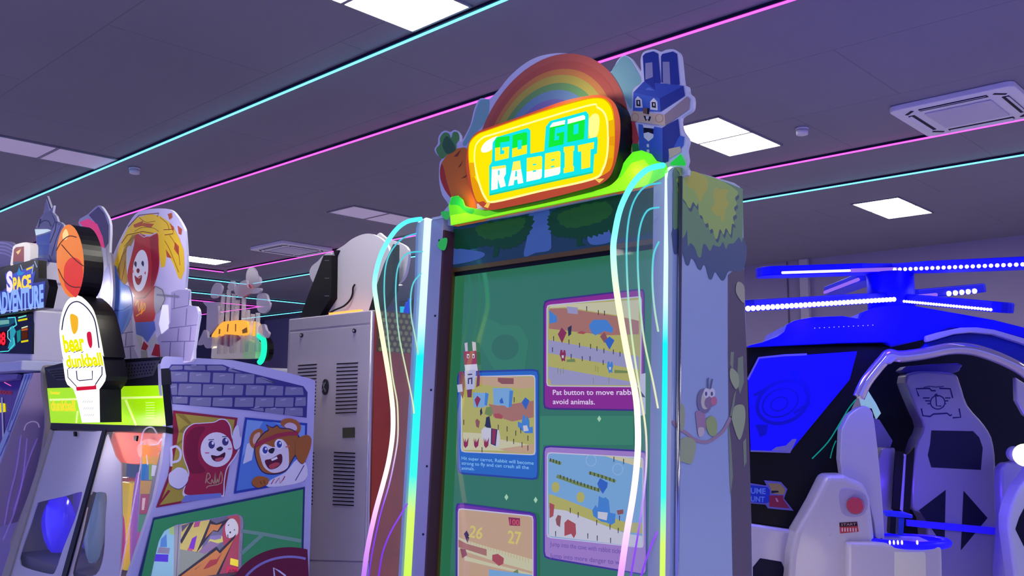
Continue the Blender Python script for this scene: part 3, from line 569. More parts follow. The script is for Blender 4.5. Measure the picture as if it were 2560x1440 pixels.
SG(T3('236,640 262,568 340,502 480,460 1560,132 1690,148 1780,230 1812,420 1802,700 1750,872 1635,985 1000,1130 465,1256 368,1222 292,1050 232,800'), 'ffea08', 1.0, True)
SG(T3('300,640 345,560 440,500 520,475 480,500 430,640 330,680'), 'fffce0', 1.3, True); SG(T3('1590,300 1660,210 1720,260 1700,460 1610,510'), 'fff68c', 1.1, True)
SG(T3('335,1330 375,1275 415,1275 385,1345'), 'ffd060', .9); SG(T3('1660,995 1780,990 1720,1045'), 'ffd060', .9)
SG(T3('1830,300 1895,280 1900,480 1832,490'), 'f0b80c'); SG(T3('1835,590 1895,600 1880,740 1825,750'), 'eeb010'); SG(T3('160,800 215,800 235,960 190,980'), 'f0b010')
SG(T3('398,840 430,790 440,560 485,495 860,383 893,412 892,692 1058,660 1078,370 1130,300 1560,183 1592,222 1586,512 1695,488 1702,530 1692,690 1660,700 1645,925 400,1198'), '14e8ee', 1.0)
SG(T3('405,1175 1640,905 1642,925 400,1198'), '28d8b0', .9)
LET = {'G': [[(.16, 0), (1, 0), (1, .24), (0, .24), (0, .12)], [(0, .24), (.36, .24), (.36, .76), (0, .76)], [(0, .76), (1, .76), (1, 1), (0, 1)], [(.66, .48), (1, .48), (1, .76), (.66, .76)], [(.5, .48), (.66, .48), (.66, .6), (.5, .6)]],
 'O': [[(0, 0), (.9, 0), (1, .08), (1, .3), (0, .3)], [(0, .3), (.36, .3), (.36, .72), (0, .72)], [(.64, .3), (1, .3), (1, .72), (.64, .72)], [(0, .72), (1, .72), (1, 1), (0, 1)]],
 'R': [[(0, 0), (.96, 0), (1, .06), (1, .2), (0, .2)], [(0, .2), (.45, .2), (.45, 1), (0, 1)], [(.55, .2), (1, .2), (1, .4), (.55, .4)], [(.45, .4), (1, .4), (.86, .56), (.45, .58)], [(.45, .56), (.86, .56), (1, .95), (.62, .98)]],
 'A': [[(.28, 0), (.78, 0), (.86, .42), (.18, .42)], [(.18, .42), (.46, .42), (.44, .66), (.1, .66)], [(.56, .42), (.86, .42), (.93, .66), (.58, .66)], [(.1, .66), (.93, .66), (.96, .8), (.05, .8)], [(.05, .8), (.4, .8), (.36, 1), (0, 1)], [(.6, .8), (.96, .8), (1, 1), (.64, 1)]],
 'B': [[(0, 0), (.92, 0), (1, .08), (1, .3), (0, .3)], [(0, .3), (.4, .3), (.4, .36), (0, .36)], [(.62, .3), (1, .3), (1, .36), (.62, .36)], [(0, .36), (1, .36), (1, .58), (0, .58)], [(0, .58), (.4, .58), (.4, .64), (0, .64)], [(.62, .58), (1, .58), (1, .64), (.62, .64)], [(0, .64), (1, .64), (1, .92), (.9, 1), (0, 1)]],
 'I': [[(0, 0), (1, 0), (1, .2), (.9, .2), (.9, .8), (1, .8), (1, 1), (0, 1), (0, .8), (.1, .8), (.1, .2), (0, .2)]],
 'T': [[(0, 0), (1, 0), (1, .27), (0, .27)], [(.2, .27), (.8, .27), (.82, 1), (.18, 1)]]}
def clipy(poly, y, keep_top):
    out = []
    for i in range(len(poly)):
        a_, c_ = poly[i], poly[(i + 1) % len(poly)]; ia = (a_[1] <= y) == keep_top; ic = (c_[1] <= y) == keep_top
        if ia: out.append(a_)
        if ia != ic: t = (y - a_[1]) / (c_[1] - a_[1]); out.append((a_[0] + (c_[0] - a_[0]) * t, y))
    return out
def letter(ch, quad, top, bot, split):
    tl_, tr_, br_, bl_ = [V(q) for q in T3(quad)]
    e_.lay += 1
    for poly in LET[ch]:
        for keep, c_ in ((True, top), (False, bot)):
            q = clipy(poly, split, keep) if 0 < split < 1 else (poly if keep == (split >= 1) else [])
            if len(q) < 3: continue
            e_.lay -= 1; e_.art(MP, [tuple((tl_ * (1 - x) + tr_ * x) * (1 - y) + (bl_ * (1 - x) + br_ * x) * y) for x, y in q], glow(c_, 1.05), d=.0355, step=.00004)
    e_.lay += 1
letter('G', '470,500 645,478 632,745 468,782', '12e83c', 'ffea20', .44); letter('O', '680,470 855,428 850,690 672,737', '12e83c', 'ffea20', .6)
letter('G', '1130,328 1310,288 1290,580 1110,620', 'fdfff0', '12e83c', .17); letter('O', '1340,282 1552,222 1535,515 1335,557', 'fdfff0', '12e83c', .2)
letter('R', '430,850 600,828 598,1092 422,1132', 'ffec60', 'fffdf2', .12); letter('A', '640,798 805,768 808,1042 626,1082', 'ffee60', 'fffdf2', .38); letter('B', '850,745 1035,715 1030,990 845,1030', 'ffee30', 'fffdf2', .58)
letter('B', '1070,690 1255,655 1252,938 1060,982', 'ffee30', 'fffdf2', .68); letter('I', '1292,612 1420,595 1415,902 1292,928', 'ffea28', 'ffea28', 1); letter('T', '1462,592 1657,552 1640,848 1475,886', 'ffea28', 'ffea28', 1)
e_.build('sign_face', sg)
# ================================================================== hoop prize machine with the bears
def holed(o, h):
    """outline with an opening cut in it"""
    ar = lambda q: sum(q[i][0] * q[(i + 1) % len(q)][1] - q[(i + 1) % len(q)][0] * q[i][1] for i in range(len(q)))
    if (ar(o) > 0) == (ar(h) > 0): h = h[::-1]
    i, j = min(((i, j) for i in range(len(o)) for j in range(len(h))), key=lambda t: (V(o[t[0]]) - V(h[t[1]])).length)
    return o[:i + 1] + h[j:] + h[:j + 1] + o[i:]
BX = -4.4
BS = Pl((BX, 0, 1.5), (0, 1, 0), (0, 0, 1))
def prof(p, q):
    A_, B_ = BS.hit(*p), BS.hit(*q); return Pl(A_, (1, 0, 0), A_ - B_)
C3 = lambda s: K(s, '380 860 2.483'); C2 = lambda s: K(s, '0 900 2.666'); C1 = lambda s: K(s, '0 480 3.13'); CT = lambda s: K(s, '260 500 3.429')
PU, PG, PD = prof((401, 900), (404, 965)), prof((404, 965), (414, 1062)), prof((414, 1062), (322, 1440))
up = C3('62,95 70,82 90,76 500,100 640,128 820,172 1000,220 1014,232 1000,640 975,1440')
lo = [(322, 1440), (386, 1250), (405, 1158), (414, 1085), (414, 1041), (408, 1000), (403, 965), (401, 910)]
sl = [BS.hit(*q) for q in lo]; su = [BS.hit(*q) for q in up]
xbl = PG.hit(112, 1000).x
bm = thing('arcade_machine', ((BX + xbl) / 2, (su[0].y + su[-1].y) / 2, 0), 'two-door prize arcade machine with comic-strip bear side panel and basketball hoop light', 'arcade machine')
zlow = .02; side = [V((BX, sl[0].y, zlow))] + sl + su + [V((BX, su[-1].y, zlow))]
hole = [BS.hit(*q) for q in smooth([(398, 1352), (412, 1328), (440, 1314), (520, 1300), (592, 1287), (604, 1292), (608, 1310), (604, 1380), (601, 1470), (594, 1500), (540, 1508), (390, 1500), (370, 1490), (378, 1440)], 3)]
h2 = holed([(p.y, p.z) for p in side], [(p.y, p.z) for p in hole])
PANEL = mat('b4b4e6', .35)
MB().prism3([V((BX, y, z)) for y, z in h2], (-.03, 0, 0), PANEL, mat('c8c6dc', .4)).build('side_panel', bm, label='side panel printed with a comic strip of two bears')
bsp = bm.children[0]
MB().prism3([p + V((xbl - BX, 0, 0)) for p in side], (-.04, 0, 0), mat('9c948e', .4)).build('side_panel', bm, label='plain grey far side')
bk = su[-1].y
b = MB(); xi, xo = BX - .031, xbl + .001
b.box(xo, xi, bk - .04, bk - .002, .02, min(p.z for p in (su[-2], su[-3])) - .02, mat('b4aec0', .5)); b.build('back_panel', bm)
MB().box(xo, xi, sl[0].y + .02, bk - .04, .02, .62, mat('55506c', .5)).build('base_box', bm)
tp_ = su[2:8]; b = MB(); b.prism3([V((xi, p.y + .02, p.z - .012)) for p in tp_] + [V((xi, p.y + .02, p.z - .04)) for p in reversed(tp_)], (xo - xi, 0, 0), mat('2a2834', .5)); b.build('top_panel', bm)
# comic print
a = MB(); A = lambda q, c, r=.4: a.art(BS, q, mat(c, r), d=.0006, step=.00004); LN = lambda q, w_, c, cl=False: a.line(BS, q, w_, mat(c, .4), d=.0006, step=.00004, closed=cl)
NAV = '383884'
A(C3('105,150 120,127 440,128 500,152 940,262 966,300 960,458 600,412 125,372 104,250'), NAV)
for q in ('110,150 125,134 190,134 190,158 115,162', '200,134 330,132 332,164 200,160', '342,134 436,134 462,146 458,164 342,164', '474,152 498,158 560,180 474,170', '112,170 222,172 220,234 118,234', '234,174 364,176 358,240 230,236', '380,178 506,182 504,246 376,240', '518,182 636,188 632,246 512,246', '648,206 690,206 760,238 756,244 644,244', '114,246 156,246 156,316 122,316', '168,246 306,248 304,320 160,318', '318,250 436,252 434,320 312,320', '448,252 568,256 562,318 440,318', '586,254 698,258 692,318 580,318', '712,256 816,262 812,320 704,318', '830,264 935,270 942,316 824,318', '126,326 222,328 220,370 128,368', '238,330 368,332 364,388 232,380', '380,332 500,332 498,390 374,386', '516,332 632,332 628,390 510,390', '644,332 758,332 754,390 638,390', '768,332 880,332 876,390 762,390', '892,330 955,330 955,384 886,386', '604,400 690,396 694,420 640,412', '704,398 818,398 814,440 700,424', '828,394 936,396 936,448 822,442'):
    A(rnd(C3(q), 2.5), '7f7fa8'); k = C3(q); c_ = V((sum(p[0] for p in k) / len(k), sum(p[1] for p in k) / len(k)))
    if len(k) == 4: LN([tuple(c_ + V((-9, -5))), tuple(c_ + V((4, -7)))], 3, '9a9ac4')
A(C3('130,412 532,458 450,942 24,1016 100,815 128,640'), '8c2440'); A(C3('146,430 514,470 440,926 46,1000 112,830 148,650 166,545'), 'aa9c40')
for q in ('146,430 200,440 245,492 230,500', '166,545 200,510 250,495 215,560', '150,620 195,590 200,600 150,640'): A(C3(q), '8c7c30')
A(C3('24,1016 100,905 115,912 46,1000'), '8c2440')
A(smooth(C3('188,640 198,545 248,497 300,490 385,483 420,465 462,470 490,512 502,580 545,638 520,700 470,770 452,850 448,938 420,948 205,950 205,870 225,800 196,710')), 'd8d8f0'); 
A(smooth(C3('194,640 204,550 250,502 300,495 385,488 422,471 458,476 484,516 496,585 535,640 512,698 464,768 446,850 440,936 412,934 215,936 212,870 232,800 202,708')), '9a2046')
A(smooth(C3('205,640 215,570 260,520 330,520 290,600 290,720 330,790 240,800 215,715')), '7c183c')
A(C3('205,940 430,925 430,950 180,985'), '7080d0')
A(ell(541.5, 1124, 40, 43.5), 'e2e2f2')
for x, y in ((370, 625), (455, 606)):
    A(ell(380 + x / 2.483, 860 + y / 2.483, 8, 10), '3c3c78'); A(ell(380 + x / 2.483 + 3, 860 + y / 2.483 - 4, 3, 4), 'e8e8ff'); LN([(380 + x / 2.483 - 8, 848 + y / 2.483), (380 + x / 2.483 + 6, 847 + y / 2.483)], 2, '30306a')
A(smooth(C3('400,650 425,636 442,648 430,664 410,664')), '2c2440'); A(smooth(C3('368,690 410,694 452,672 452,700 430,724 400,730 376,716')), '4a1434'); A(smooth(C3('392,714 425,704 445,706 425,724 400,728')), 'c05068'); LN(C3('330,676 355,676'), 3, 'c87090'); LN(C3('472,652 494,650'), 3, 'c87090')
for q in ('104,812 130,785 165,765 215,788 222,850 172,898 112,872', '500,565 520,510 538,512 548,580 558,560 548,636 512,650'):
    A([(x + .6, y + 2) for x, y in smooth(C3(q))], NAV); A(smooth(C3(q)), 'd4d4f0')
LN(C3('120,760 122,690 118,650'), 6, 'd4d4f0'); LN(smooth(C3('112,650 150,635 178,670 168,720 125,735'), closed=False), 6, 'd4d4f0')
LN(smooth(C3('332,865 345,800 362,825 340,848 366,868 372,840 386,868 392,800 396,868 408,835 412,866 428,790 432,862 350,882 340,895'), 3, False), 2.4, 'b8987c')
A(C3('578,455 964,492 948,852 508,930'), '2440a8'); A(C3('590,470 950,505 936,838 524,912'), '5484d8')
A(C3('590,470 690,480 600,640 560,700'), '7ca4e4'); A(C3('740,484 950,505 948,600 860,520'), '7ca4e4'); A(C3('590,620 640,600 620,720 565,745'), 'cfd8f0')
A(smooth(C3('735,845 830,795 900,715 955,740 945,850 725,888'), 3), 'dcdcf0')
A(smooth(C3('605,590 625,545 670,525 690,550 660,600 640,650 612,630')), 'a86430'); A(smooth(C3('625,600 640,560 672,550 660,600 640,630')), 'd8b8b0')
A(smooth(C3('800,500 815,468 860,462 905,480 925,520 905,560 870,550')), 'a86430'); A(smooth(C3('822,510 850,488 890,500 900,530 870,536')), 'd0c0d8')
A(smooth(C3('640,620 690,552 720,530 708,500 745,515 775,502 800,520 860,525 908,560 922,640 880,712 830,790 750,812 680,792 640,705')), '2c2458'); A(smooth(C3('646,622 694,558 726,536 716,508 748,522 776,510 800,527 858,531 902,564 915,640 874,708 826,783 750,804 684,786 646,702')), 'a4622c')
LN(C3('640,632 700,600 780,568 850,556 908,556'), 10, 'a03048')
A(smooth(C3('668,655 700,620 760,640 800,590 840,630 850,700 840,770 760,800 700,770 675,710')), 'e0dcec')
for x, y in ((700, 658), (788, 622)): A(ell(380 + x / 2.483, 860 + y / 2.483, 11, 13), 'f0f0fa'); A(ell(380 + x / 2.483 + 1, 860 + y / 2.483, 6.5, 9), '3448a0'); A(ell(380 + x / 2.483 + 3, 857 + y / 2.483, 2.5, 3), 'f0f0fa')
A(smooth(C3('722,660 745,645 762,652 750,678 730,676')), '241c38'); A(smooth(C3('702,722 740,712 800,682 808,730 780,765 735,778 710,755')), '5a1638'); A(smooth(C3('728,752 770,735 795,745 760,770 735,774')), 'b84858'); A(C3('738,716 775,698 780,712 745,726'), 'f0f0fa'); LN(C3('830,640 856,632'), 4, 'c07060')
for q in ('895,600 925,575 965,565 990,592 980,660 938,742 892,690', '622,845 658,820 718,832 718,868 662,892 626,874'): A([(x - .6, y + 1.5) for x, y in smooth(C3(q))], '2c2458'); A(smooth(C3(q)), 'a4622c')
LN(C3('740,870 760,835 765,865 790,830 795,865 815,840 825,820'), 2.2, 'a83050'); LN(C3('890,848 945,752'), 2, NAV); LN(C3('672,850 680,872'), 2, '6c3c20'); LN(C3('694,846 700,868'), 2, '6c3c20')
court = C3('8,1085 946,894 936,1285 880,1262') + [(770, 1440), (770, 1560), (345, 1560), (352, 1440)]
A(holed(C3('8,1078 950,886 940,1290') + [(772, 1440), (772, 1570), (335, 1570), (346, 1440)], hole_px := [(396, 1354), (411, 1327), (440, 1312), (520, 1298), (592, 1285), (606, 1290), (610, 1310), (606, 1380), (603, 1470), (594, 1502), (540, 1510), (390, 1502), (369, 1490), (377, 1440)]), '203a70')
A(holed(C3('14,1092 938,902 928,1290') + [(764, 1440), (764, 1562), (345, 1562), (354, 1440)], hole_px), '3fa566')
LN(C3('556,1160 690,1180 925,1222'), 9, '7fae9c'); LN(C3('690,1180 556,1300'), 9, '7fae9c')
arcp = ell(720, 1490, 148, 122, -4, 40, 180, 360)
A([(x, min(y, 1600)) for x, y in arcp if x < 773] + [(772, 1440), (772, 1560), (572, 1560)], '6a1840'); LN([q for q in ell(722, 1500, 130, 108, -4, 40, 185, 350) if q[0] < 770], 6, '8c84c8')
LN(C3('760,1440 755,1390 790,1410 830,1440'), 4, 'd0d0f0')
a.build('comic_print', bsp)
# window pane and printed partition behind it
MB().prism3([V((BX - .012, p.y, p.z)) for p in hole], (-.004, 0, 0), clear('e8f4ff', .06)).build('side_window', bm)
IP = Pl((BX - .1, 0, 1.5), (0, 1, 0), (0, 0, 1)); I8 = lambda s: K(s, '400 1260 8')
b = MB().box(BX - .112, BX - .1, sl[0].y + .08, bk - .06, .62, 1.3, mat('b4b4c4', .5)); b.build('partition', bm, label='inner partition printed with orange lightning bolts')
a = MB(); A = lambda q, c, e=.6: a.art(IP, q, mat(c, .4, emit=c, es=e), d=.001, step=.00005)  # print emits in place of lamps inside the cabinet
A(I8('-60,400 290,300 280,1440 -200,1440'), '8cc0d4'); A(I8('20,700 130,600 140,860 0,860'), '4c84c8'); A(I8('180,480 280,420 280,620 200,600'), 'a0c470'); A(I8('-200,1000 170,1010 160,1160 -200,1140'), '4a20d0'); A(I8('-20,860 200,880 180,1000 -60,980'), '8a809c')
A(I8('400,380 1000,300 800,1000 400,900'), 'd0bc5c'); A(I8('640,300 700,330 430,800 400,740'), '241c20'); A(I8('430,430 600,380 440,560'), '5c5068'); A(I8('700,350 810,340 780,450 670,470'), 'b04080'); A(I8('640,690 740,630 680,910 570,890'), '7a20c0'); A(I8('560,880 660,900 640,960 540,940'), 'c85070')
A(I8('360,900 760,960 1000,900 900,1100 360,1440'), '8e9484'); A(I8('1010,680 1250,640 1260,760 1100,800 960,770'), 'd4d060'); A(I8('1000,640 1230,620 1220,690 1100,720 1000,700'), '8878b0'); A(I8('760,960 1000,740 1200,800 900,1000'), '907098')
A(I8('1380,230 1560,210 1640,330 1640,1440 1180,1440 1300,1000 1240,600 1280,400'), 'b03850'); A(smooth(I8('1310,420 1380,310 1480,300 1560,420 1560,580 1500,640 1360,680 1310,560')), 'd8d4e4')
for q in ('1350,430 1390,400 1375,440', '1470,530 1500,490 1495,530', '1380,570 1410,540 1425,575 1405,590', '1345,620 1360,600 1370,680 1355,690'): A(I8(q), '1c1828')
A(I8('1410,1080 1600,1130 1580,1260 1400,1210'), 'f4e010', .8); A(I8('1340,1250 1580,1280 1580,1560 1300,1560'), 'e01850', .6); a.text(IP, '40b', I8('1350,1420')[0], I8('1560,1440')[0], I8('1360,1290')[0], mat('a00838', .4), d=.012)
for o_, i_ in (('720,990 1000,320 1130,390 1400,280 1160,560 1060,540', '900,690 1010,400 1130,420 1240,390 1150,540 1070,520'), ('300,1480 1130,850 1190,930 1530,590 1170,1440 1100,1560 300,1560', '420,1440 1130,920 1200,990 1480,700 1120,1420 1060,1540 400,1540')):
    A(I8(o_), '301018', .1); A(I8(i_), 'd88428', .5)
A(I8('860,1310 1000,1120 1140,1100 1250,960 1130,1200 960,1280'), 'c03028', .4); A(I8('690,1300 850,1200 700,1320'), 'a85c20', .3)
A(I8('282,420 435,410 350,1560 270,1560'), 'c8c4c4', .2); A(I8('370,420 385,420 330,1560 315,1560'), '8c8890', .1)
for q, c_ in (('355,1112 404,1112 398,1142 355,1142', 'ff9858'), ('355,1142 398,1142 392,1162 355,1160', 'e8a848'), ('355,1160 372,1160 372,1200 352,1200', '3c78b8'), ('372,1160 384,1160 380,1200 372,1200', '88b048'), ('380,1162 392,1164 386,1190 378,1190', 'd8dcf0'), ('352,1202 380,1202 374,1235 350,1235', 'c89850'), ('352,1236 374,1236 368,1285 348,1285', 'b05068'), ('356,1245 364,1245 360,1275 354,1275', 'f0c8d0'), ('348,1286 368,1286 362,1330 344,1330', '5c9c78'), ('344,1330 362,1330 340,1440 325,1440', 'c05898')):
    A([tuple(float(t) for t in p.split(',')) for p in q.split()], c_, .3)
a.build('partition_print', [c for c in bm.children if c.name.startswith('partition')][0])
# front: mesh ledge, green marquee, door frame and doors
b = MB().prism(PU, C2('296,50 420,18 1066,-20 1080,170 318,188'), 0, .05, mat('20202a', .5)); b.build('speaker_ledge', bm)
for q in ('308,62 425,48 432,135 380,135', '794,20 1058,2 1012,105 800,138'):
    m_ = MB().prism(PU, C2(q), .008, .008, mat('4a4656', .5)); pts = C2(q)
    for i in range(1, 12):
        for j in range(1, 5):
            s_, t_ = i / 12, j / 5; tl_, tr_, br_, bl_ = [V(p) for p in pts]; c_ = (tl_ * (1 - s_) + tr_ * s_) * (1 - t_) + (bl_ * (1 - s_) + br_ * s_) * t_
            m_.art(PU, ell(c_.x + (j % 2) * 1.2, c_.y, 1.5, 2.4, n=8), mat('0c0a14', .6), d=.0086, step=0)
    m_.build('speaker_mesh', bm)
MB().prism(PG, C2('314,188 1080,168 1106,442 338,418'), 0, .04, mat('88c800', .35, emit='aef000', es=.75), BLACK).build('marquee', bm, label='lit lime green marquee')
mq = bm.children[-1] if False else [c for c in bm.children if c.name.startswith('marquee')][0]
a = MB(); AG = lambda q, c, e: a.art(PG, q, mat(c, .4, emit=c, es=e), d=.001, step=.00005)
for q, w_ in (('330,266 1084,246', 5), ('516,340 508,420', 4), ('800,262 752,372', 5), ('836,266 908,436', 5)): a.line(PG, C2(q), w_, mat('e8ffa0', .4, emit='e8ff90', es=.7), d=.001, step=.00005)
for k in range(7): a.line(PG, C2(f'970,{285 + k * 17} 1030,{284 + k * 17}'), 1.4, mat('e8ffa0', .4, emit='e8ff90', es=.6), d=.001, step=.00005)
a.text(PG, 'bear', (126, 985), (152, 986), (124, 976), mat('c8a020', .4, emit='ffe020', es=.8), bold=.03); a.text(PG, 'dunkball', (128, 1026), (189, 1027), (125, 999), mat('c8a020', .4, emit='ffe020', es=.8), bold=.03)
a.build('marquee_print', mq)
MB().prism(PD, C2('340,420 1106,444 1104,484 334,462'), .004, .04, BLACK).build('door_frame', bm)
MB().prism(PD, C2('684,455 708,460 446,1420 396,1560 380,1560 420,1400'), .006, .04, BLACK).build('door_frame', bm)
MB().prism(PD, C2('334,460 350,470 60,1440 20,1560 -30,1560 10,1440'), .004, .03, mat('a09a98', .4)).build('door_frame', bm, label='grey door edge bar')
GP = mat('c6c0cc', .3, coat=.4)
hl = smooth(C2('242,972 270,945 440,905 530,880 545,900 500,1060 420,1260 372,1400 330,1426 160,1380 134,1340 136,1290 200,1100'), 3)
MB().prism(PD, holed(C2('352,470 620,478 684,470 560,900 440,1350 380,1560 20,1560 60,1440 240,850 320,560'), hl), -.006, .006, GP).build('prize_door', bm, label='pale grey door with a blue-lit opening')
MB().prism(PD, holed(C2('720,492 770,640 806,690 812,1100 790,1560 420,1560 440,1440 560,1000 690,540'), smooth(C2('600,905 640,882 690,882 712,910 704,1060 690,1300 640,1430 520,1440 480,1420 540,1180'), 3)), -.006, .006, GP).build('prize_door', bm, label='narrow pale door with a window at its left')
MB().prism(PD, C2('352,470 684,462 560,900 380,1560 20,1560 60,1440'), -.001, .002, clear('e8eeff', .05)).build('door_glass', bm)
MB().prism(PD, C2('708,478 1102,484 1010,900 870,1440 820,1560 410,1560 440,1440'), -.001, .002, clear('e8eeff', .05)).build('door_glass', bm)
MB().prism(PD, smooth(C2('712,500 800,484 960,486 1098,486 1090,560 1060,610 980,640 930,690 800,680 760,640 720,580'), 3), -.05, .03, mat('ff8c70', .4, emit='ff6a48', es=.35)).build('inner_arch', bm, label='coral arch inside the right door')
for q in ('488,478 500,476 502,508 490,508', '892,506 912,504 906,540 892,536'): MB().prism(PD, C2(q), .01, .01, BLACK).build('door_lock', bm)
for q in ('800,1440 948,640 940,560 955,480 985,450 1020,452 1045,490', '985,700 975,600 1000,570 1050,560 1080,520'): MB().tube([PD.hit(x, y, .012) for x, y in smooth(C2(q), 4, False)], .004, clear('f0e8ff', .35, es=.2, ecol='e8c8ff'), 6).build('clear_tube', bm)
# hoop shaped light box
yh = sl[-1].y - .16; HS = Pl((0, yh, 1.5), (1, 0, 0), (0, 0, 1)); HB = lambda s: K(s, '140 820 6')
hs = MB().prism(HS, smooth(C1('600,806 560,822 520,858 485,940 466,1050 466,1120 480,1230 500,1340'), 3, False) + HB('92,440 140,780 170,850 262,920 310,1060 390,1420 660,1415 652,920 705,850 740,790 752,720 700,400') + smooth(C1('815,1290 790,1150 765,1030 735,930 690,865 640,820'), 3, False), 0, .11, glow('fffdf4', 1.15), mat('14141c', .35), BLACK).build('hoop_sign', bm, label='white lit sign shaped like a backboard and net')
a = MB(); AH = lambda q, m: a.art(HS, q, m, d=.0008, step=.00005); yel = glow('f6f400', 1.0); nv = mat('2c2c60', .4)
a.line(HS, smooth(C1('484,1080 500,980 540,890 590,858 640,872 700,930 745,1020 775,1220'), 4, False), 3, nv, d=.0008, step=.00005)
AH(smooth(C1('550,960 600,970 612,1010 606,1080 580,1112 560,1070')), glow('f8b830', 1.0)); AH(smooth(C1('680,1105 712,1100 722,1190 708,1222 688,1180')), glow('e0204c', .9))
a.text(HS, 'bear', C1('505,1250')[0], C1('668,1238')[0], C1('485,1120')[0], yel, bold=.035); a.text(HS, 'dunkball', C1('525,1372')[0], C1('808,1352')[0], C1('508,1280')[0], yel, bold=.035)
for k in range(8): a.line(HS, C1(f'{515 + k * 20},{1258 - (k % 3) * 8} {532 + k * 20},{1250 - (k % 3) * 8}'), 1.6, nv, d=.0008, step=.00005) if k < 7 else None
for k in range(9): a.line(HS, C1(f'{530 + k * 30},{1384 - k * 2} {550 + k * 30},{1372 - k * 2}'), 1.6, nv, d=.0008, step=.00005)
a.line(HS, HB('172,620 180,740 310,880'), 2, nv, d=.0008, step=.00005); a.line(HS, HB('690,580 690,700 590,850'), 2.6, nv, d=.0008, step=.00005); a.line(HS, HB('305,640 318,770 350,790 545,770 545,640'), 2.4, nv, d=.0008, step=.00005)
AH(HB('300,885 560,868 600,850 606,918 310,942'), glow('e01c44', .9))
for k in range(5):
    for j in range(3): a.line(HS, HB(f'{400 + k * 32 + j * 10},{1120 + j * 100} {425 + k * 32 + j * 10},{1090 + j * 100}'), .8, mat('c8c8d8'), d=.0008, step=.00005)
a.build('hoop_print', hs)
bb = MB().prism(HS, K(' '.join(f'{x:.0f},{y:.0f}' for x, y in ell(550, 540, 106, 286, -3, 40)), '0 480 3.13'), -.0, .105, mat('b4560c', .35, emit='ff8414', es=.75), mat('14141c', .35), BLACK).build('basketball_light', bm, label='round orange basketball light box')
a = MB(); a.art(HS, smooth(C1('500,680 505,580 545,520 590,515 635,550 650,640 640,720 600,820 560,800 510,740')), mat('a01c14', .4, emit='f03018', es=.75), d=.0008); a.art(HS, smooth(C1('490,330 515,290 535,330 520,370 495,370')), glow('ffe0a0', 1), d=.0008)
for q in ('440,460 480,390 540,345 600,355', '480,410 540,480 600,540 655,580', '455,600 500,690 560,740 630,745'): a.line(HS, smooth(C1(q), 4, False), 2.4, mat('7c3010', .5), d=.0008)
a.build('basketball_print', bb)
# topper boards
yt = sl[-1].y + .12; BT = Pl((0, yt, 1.5), (1, 0, 0), (0, 0, 1))
t1 = MB().prism(BT, smooth(CT('75,480 130,350 200,220 270,120 350,85 450,73 560,80 620,130 680,230 695,300 710,560 695,755 725,770 730,900 790,912 815,980 800,1080 770,1280 745,1385 520,1400 300,1400 110,1400 60,1180 40,950 30,700 50,560'), 3), 0, .014, mat('e4dcf4', .3, emit='dcc8ff', es=.1), mat('d8d8ea', .3)).build('topper_board', bm, label='topper board of a red hooded bear under flames on a brick tower')
a = MB(); A = lambda q, c, sm=True, e=.12: a.art(BT, smooth(CT(q), 4) if sm else CT(q), mat(c, .4, emit=c, es=e), d=.001, step=.00005); LN = lambda q, w_, c: a.line(BT, CT(q), w_, mat(c, .4), d=.001, step=.00005)
A('575,790 640,770 720,772 725,900 788,915 810,990 768,1280 740,1380 480,1380 440,1200 570,1050', 'b4a8d0', False); A('85,1150 240,1000 250,1250 310,1390 110,1390', 'b4a8d0', False)
for q in ('580,935 722,905', '555,1100 795,1070', '490,1215 780,1210', '605,800 600,930', '710,930 700,1075', '640,1100 630,1210', '745,1085 735,1210', '570,1220 560,1370', '690,1215 680,1370', '90,1150 250,1130', '100,1270 265,1250', '190,1140 185,1250', '225,1260 230,1380', '730,780 725,900'): LN(q, 2, '8074a8')
A('85,560 130,400 200,250 285,150 400,118 480,138 560,190 595,235 645,330 682,430 690,600 660,680 640,670 590,540 540,450 520,570 490,580 450,300 300,290 220,380 190,500 160,705 110,610', 'f0c424', False, .2); A('112,600 170,420 240,300 330,282 262,330 218,420 196,560 202,700 170,732 132,680', 'b48c38', False)
for q in ('250,212 335,178 330,222 262,238', '335,195 430,205 400,240 330,222', '608,360 642,398 642,480 600,420', '530,420 582,500 540,490', '560,195 600,235 590,270', '545,120 580,110 585,150 560,170', '630,220 668,250 660,300 640,290'): A(q, 'c85028', False)
for q in ('205,230 300,130 470,112 455,145', '150,370 200,300 330,270 440,290', '510,255 600,250 590,290 520,300'): a.line(BT, CT(q), 1.8, mat('8c2c20', .5), d=.001, step=.00005)
for q in ('260,270 330,235 420,240 470,270', '170,400 240,330 320,285', '560,300 600,360 640,470 650,560', '520,350 560,420 600,520 640,620', '300,150 360,190 440,180', '130,560 160,470 200,420', '150,690 170,600 180,520', '480,150 540,200 560,260'): a.line(BT, smooth(CT(q), 4, False), 1.2, mat('a0521c', .5), d=.001, step=.00005)
A('60,572 105,570 122,650 170,722 215,752 240,860 232,1000 150,1150 95,1190 60,1000 45,720', '6c8cdc'); A('60,900 150,960 230,930 150,1150 95,1190 70,1050', '5474cc', False); LN('60,950 160,945 235,900', 1.6, '3c4c9c')
A('195,420 240,400 235,480 220,640 195,620', 'd8d4e8')
A('270,300 330,295 390,315 458,285 468,400 472,560 440,700 385,815 300,842 240,790 200,650 235,480 258,380', 'c83040'); A('390,320 458,290 472,560 430,720 400,760 410,560', 'a82038', False); LN('300,290 340,318 400,300 450,282', 2.4, 'f0e8f4')
a.art(BT, [(260 + x / 3.429, 500 + y / 3.429) for x, y in ell(312, 606, 66, 180, 5)], mat('f0ecf4', .4, emit='f0ecf4', es=.2), d=.001, step=.00005)
for q in ('258,550 268,525 280,540 275,575', '320,545 330,520 342,538 338,570'): A(q, '303460')
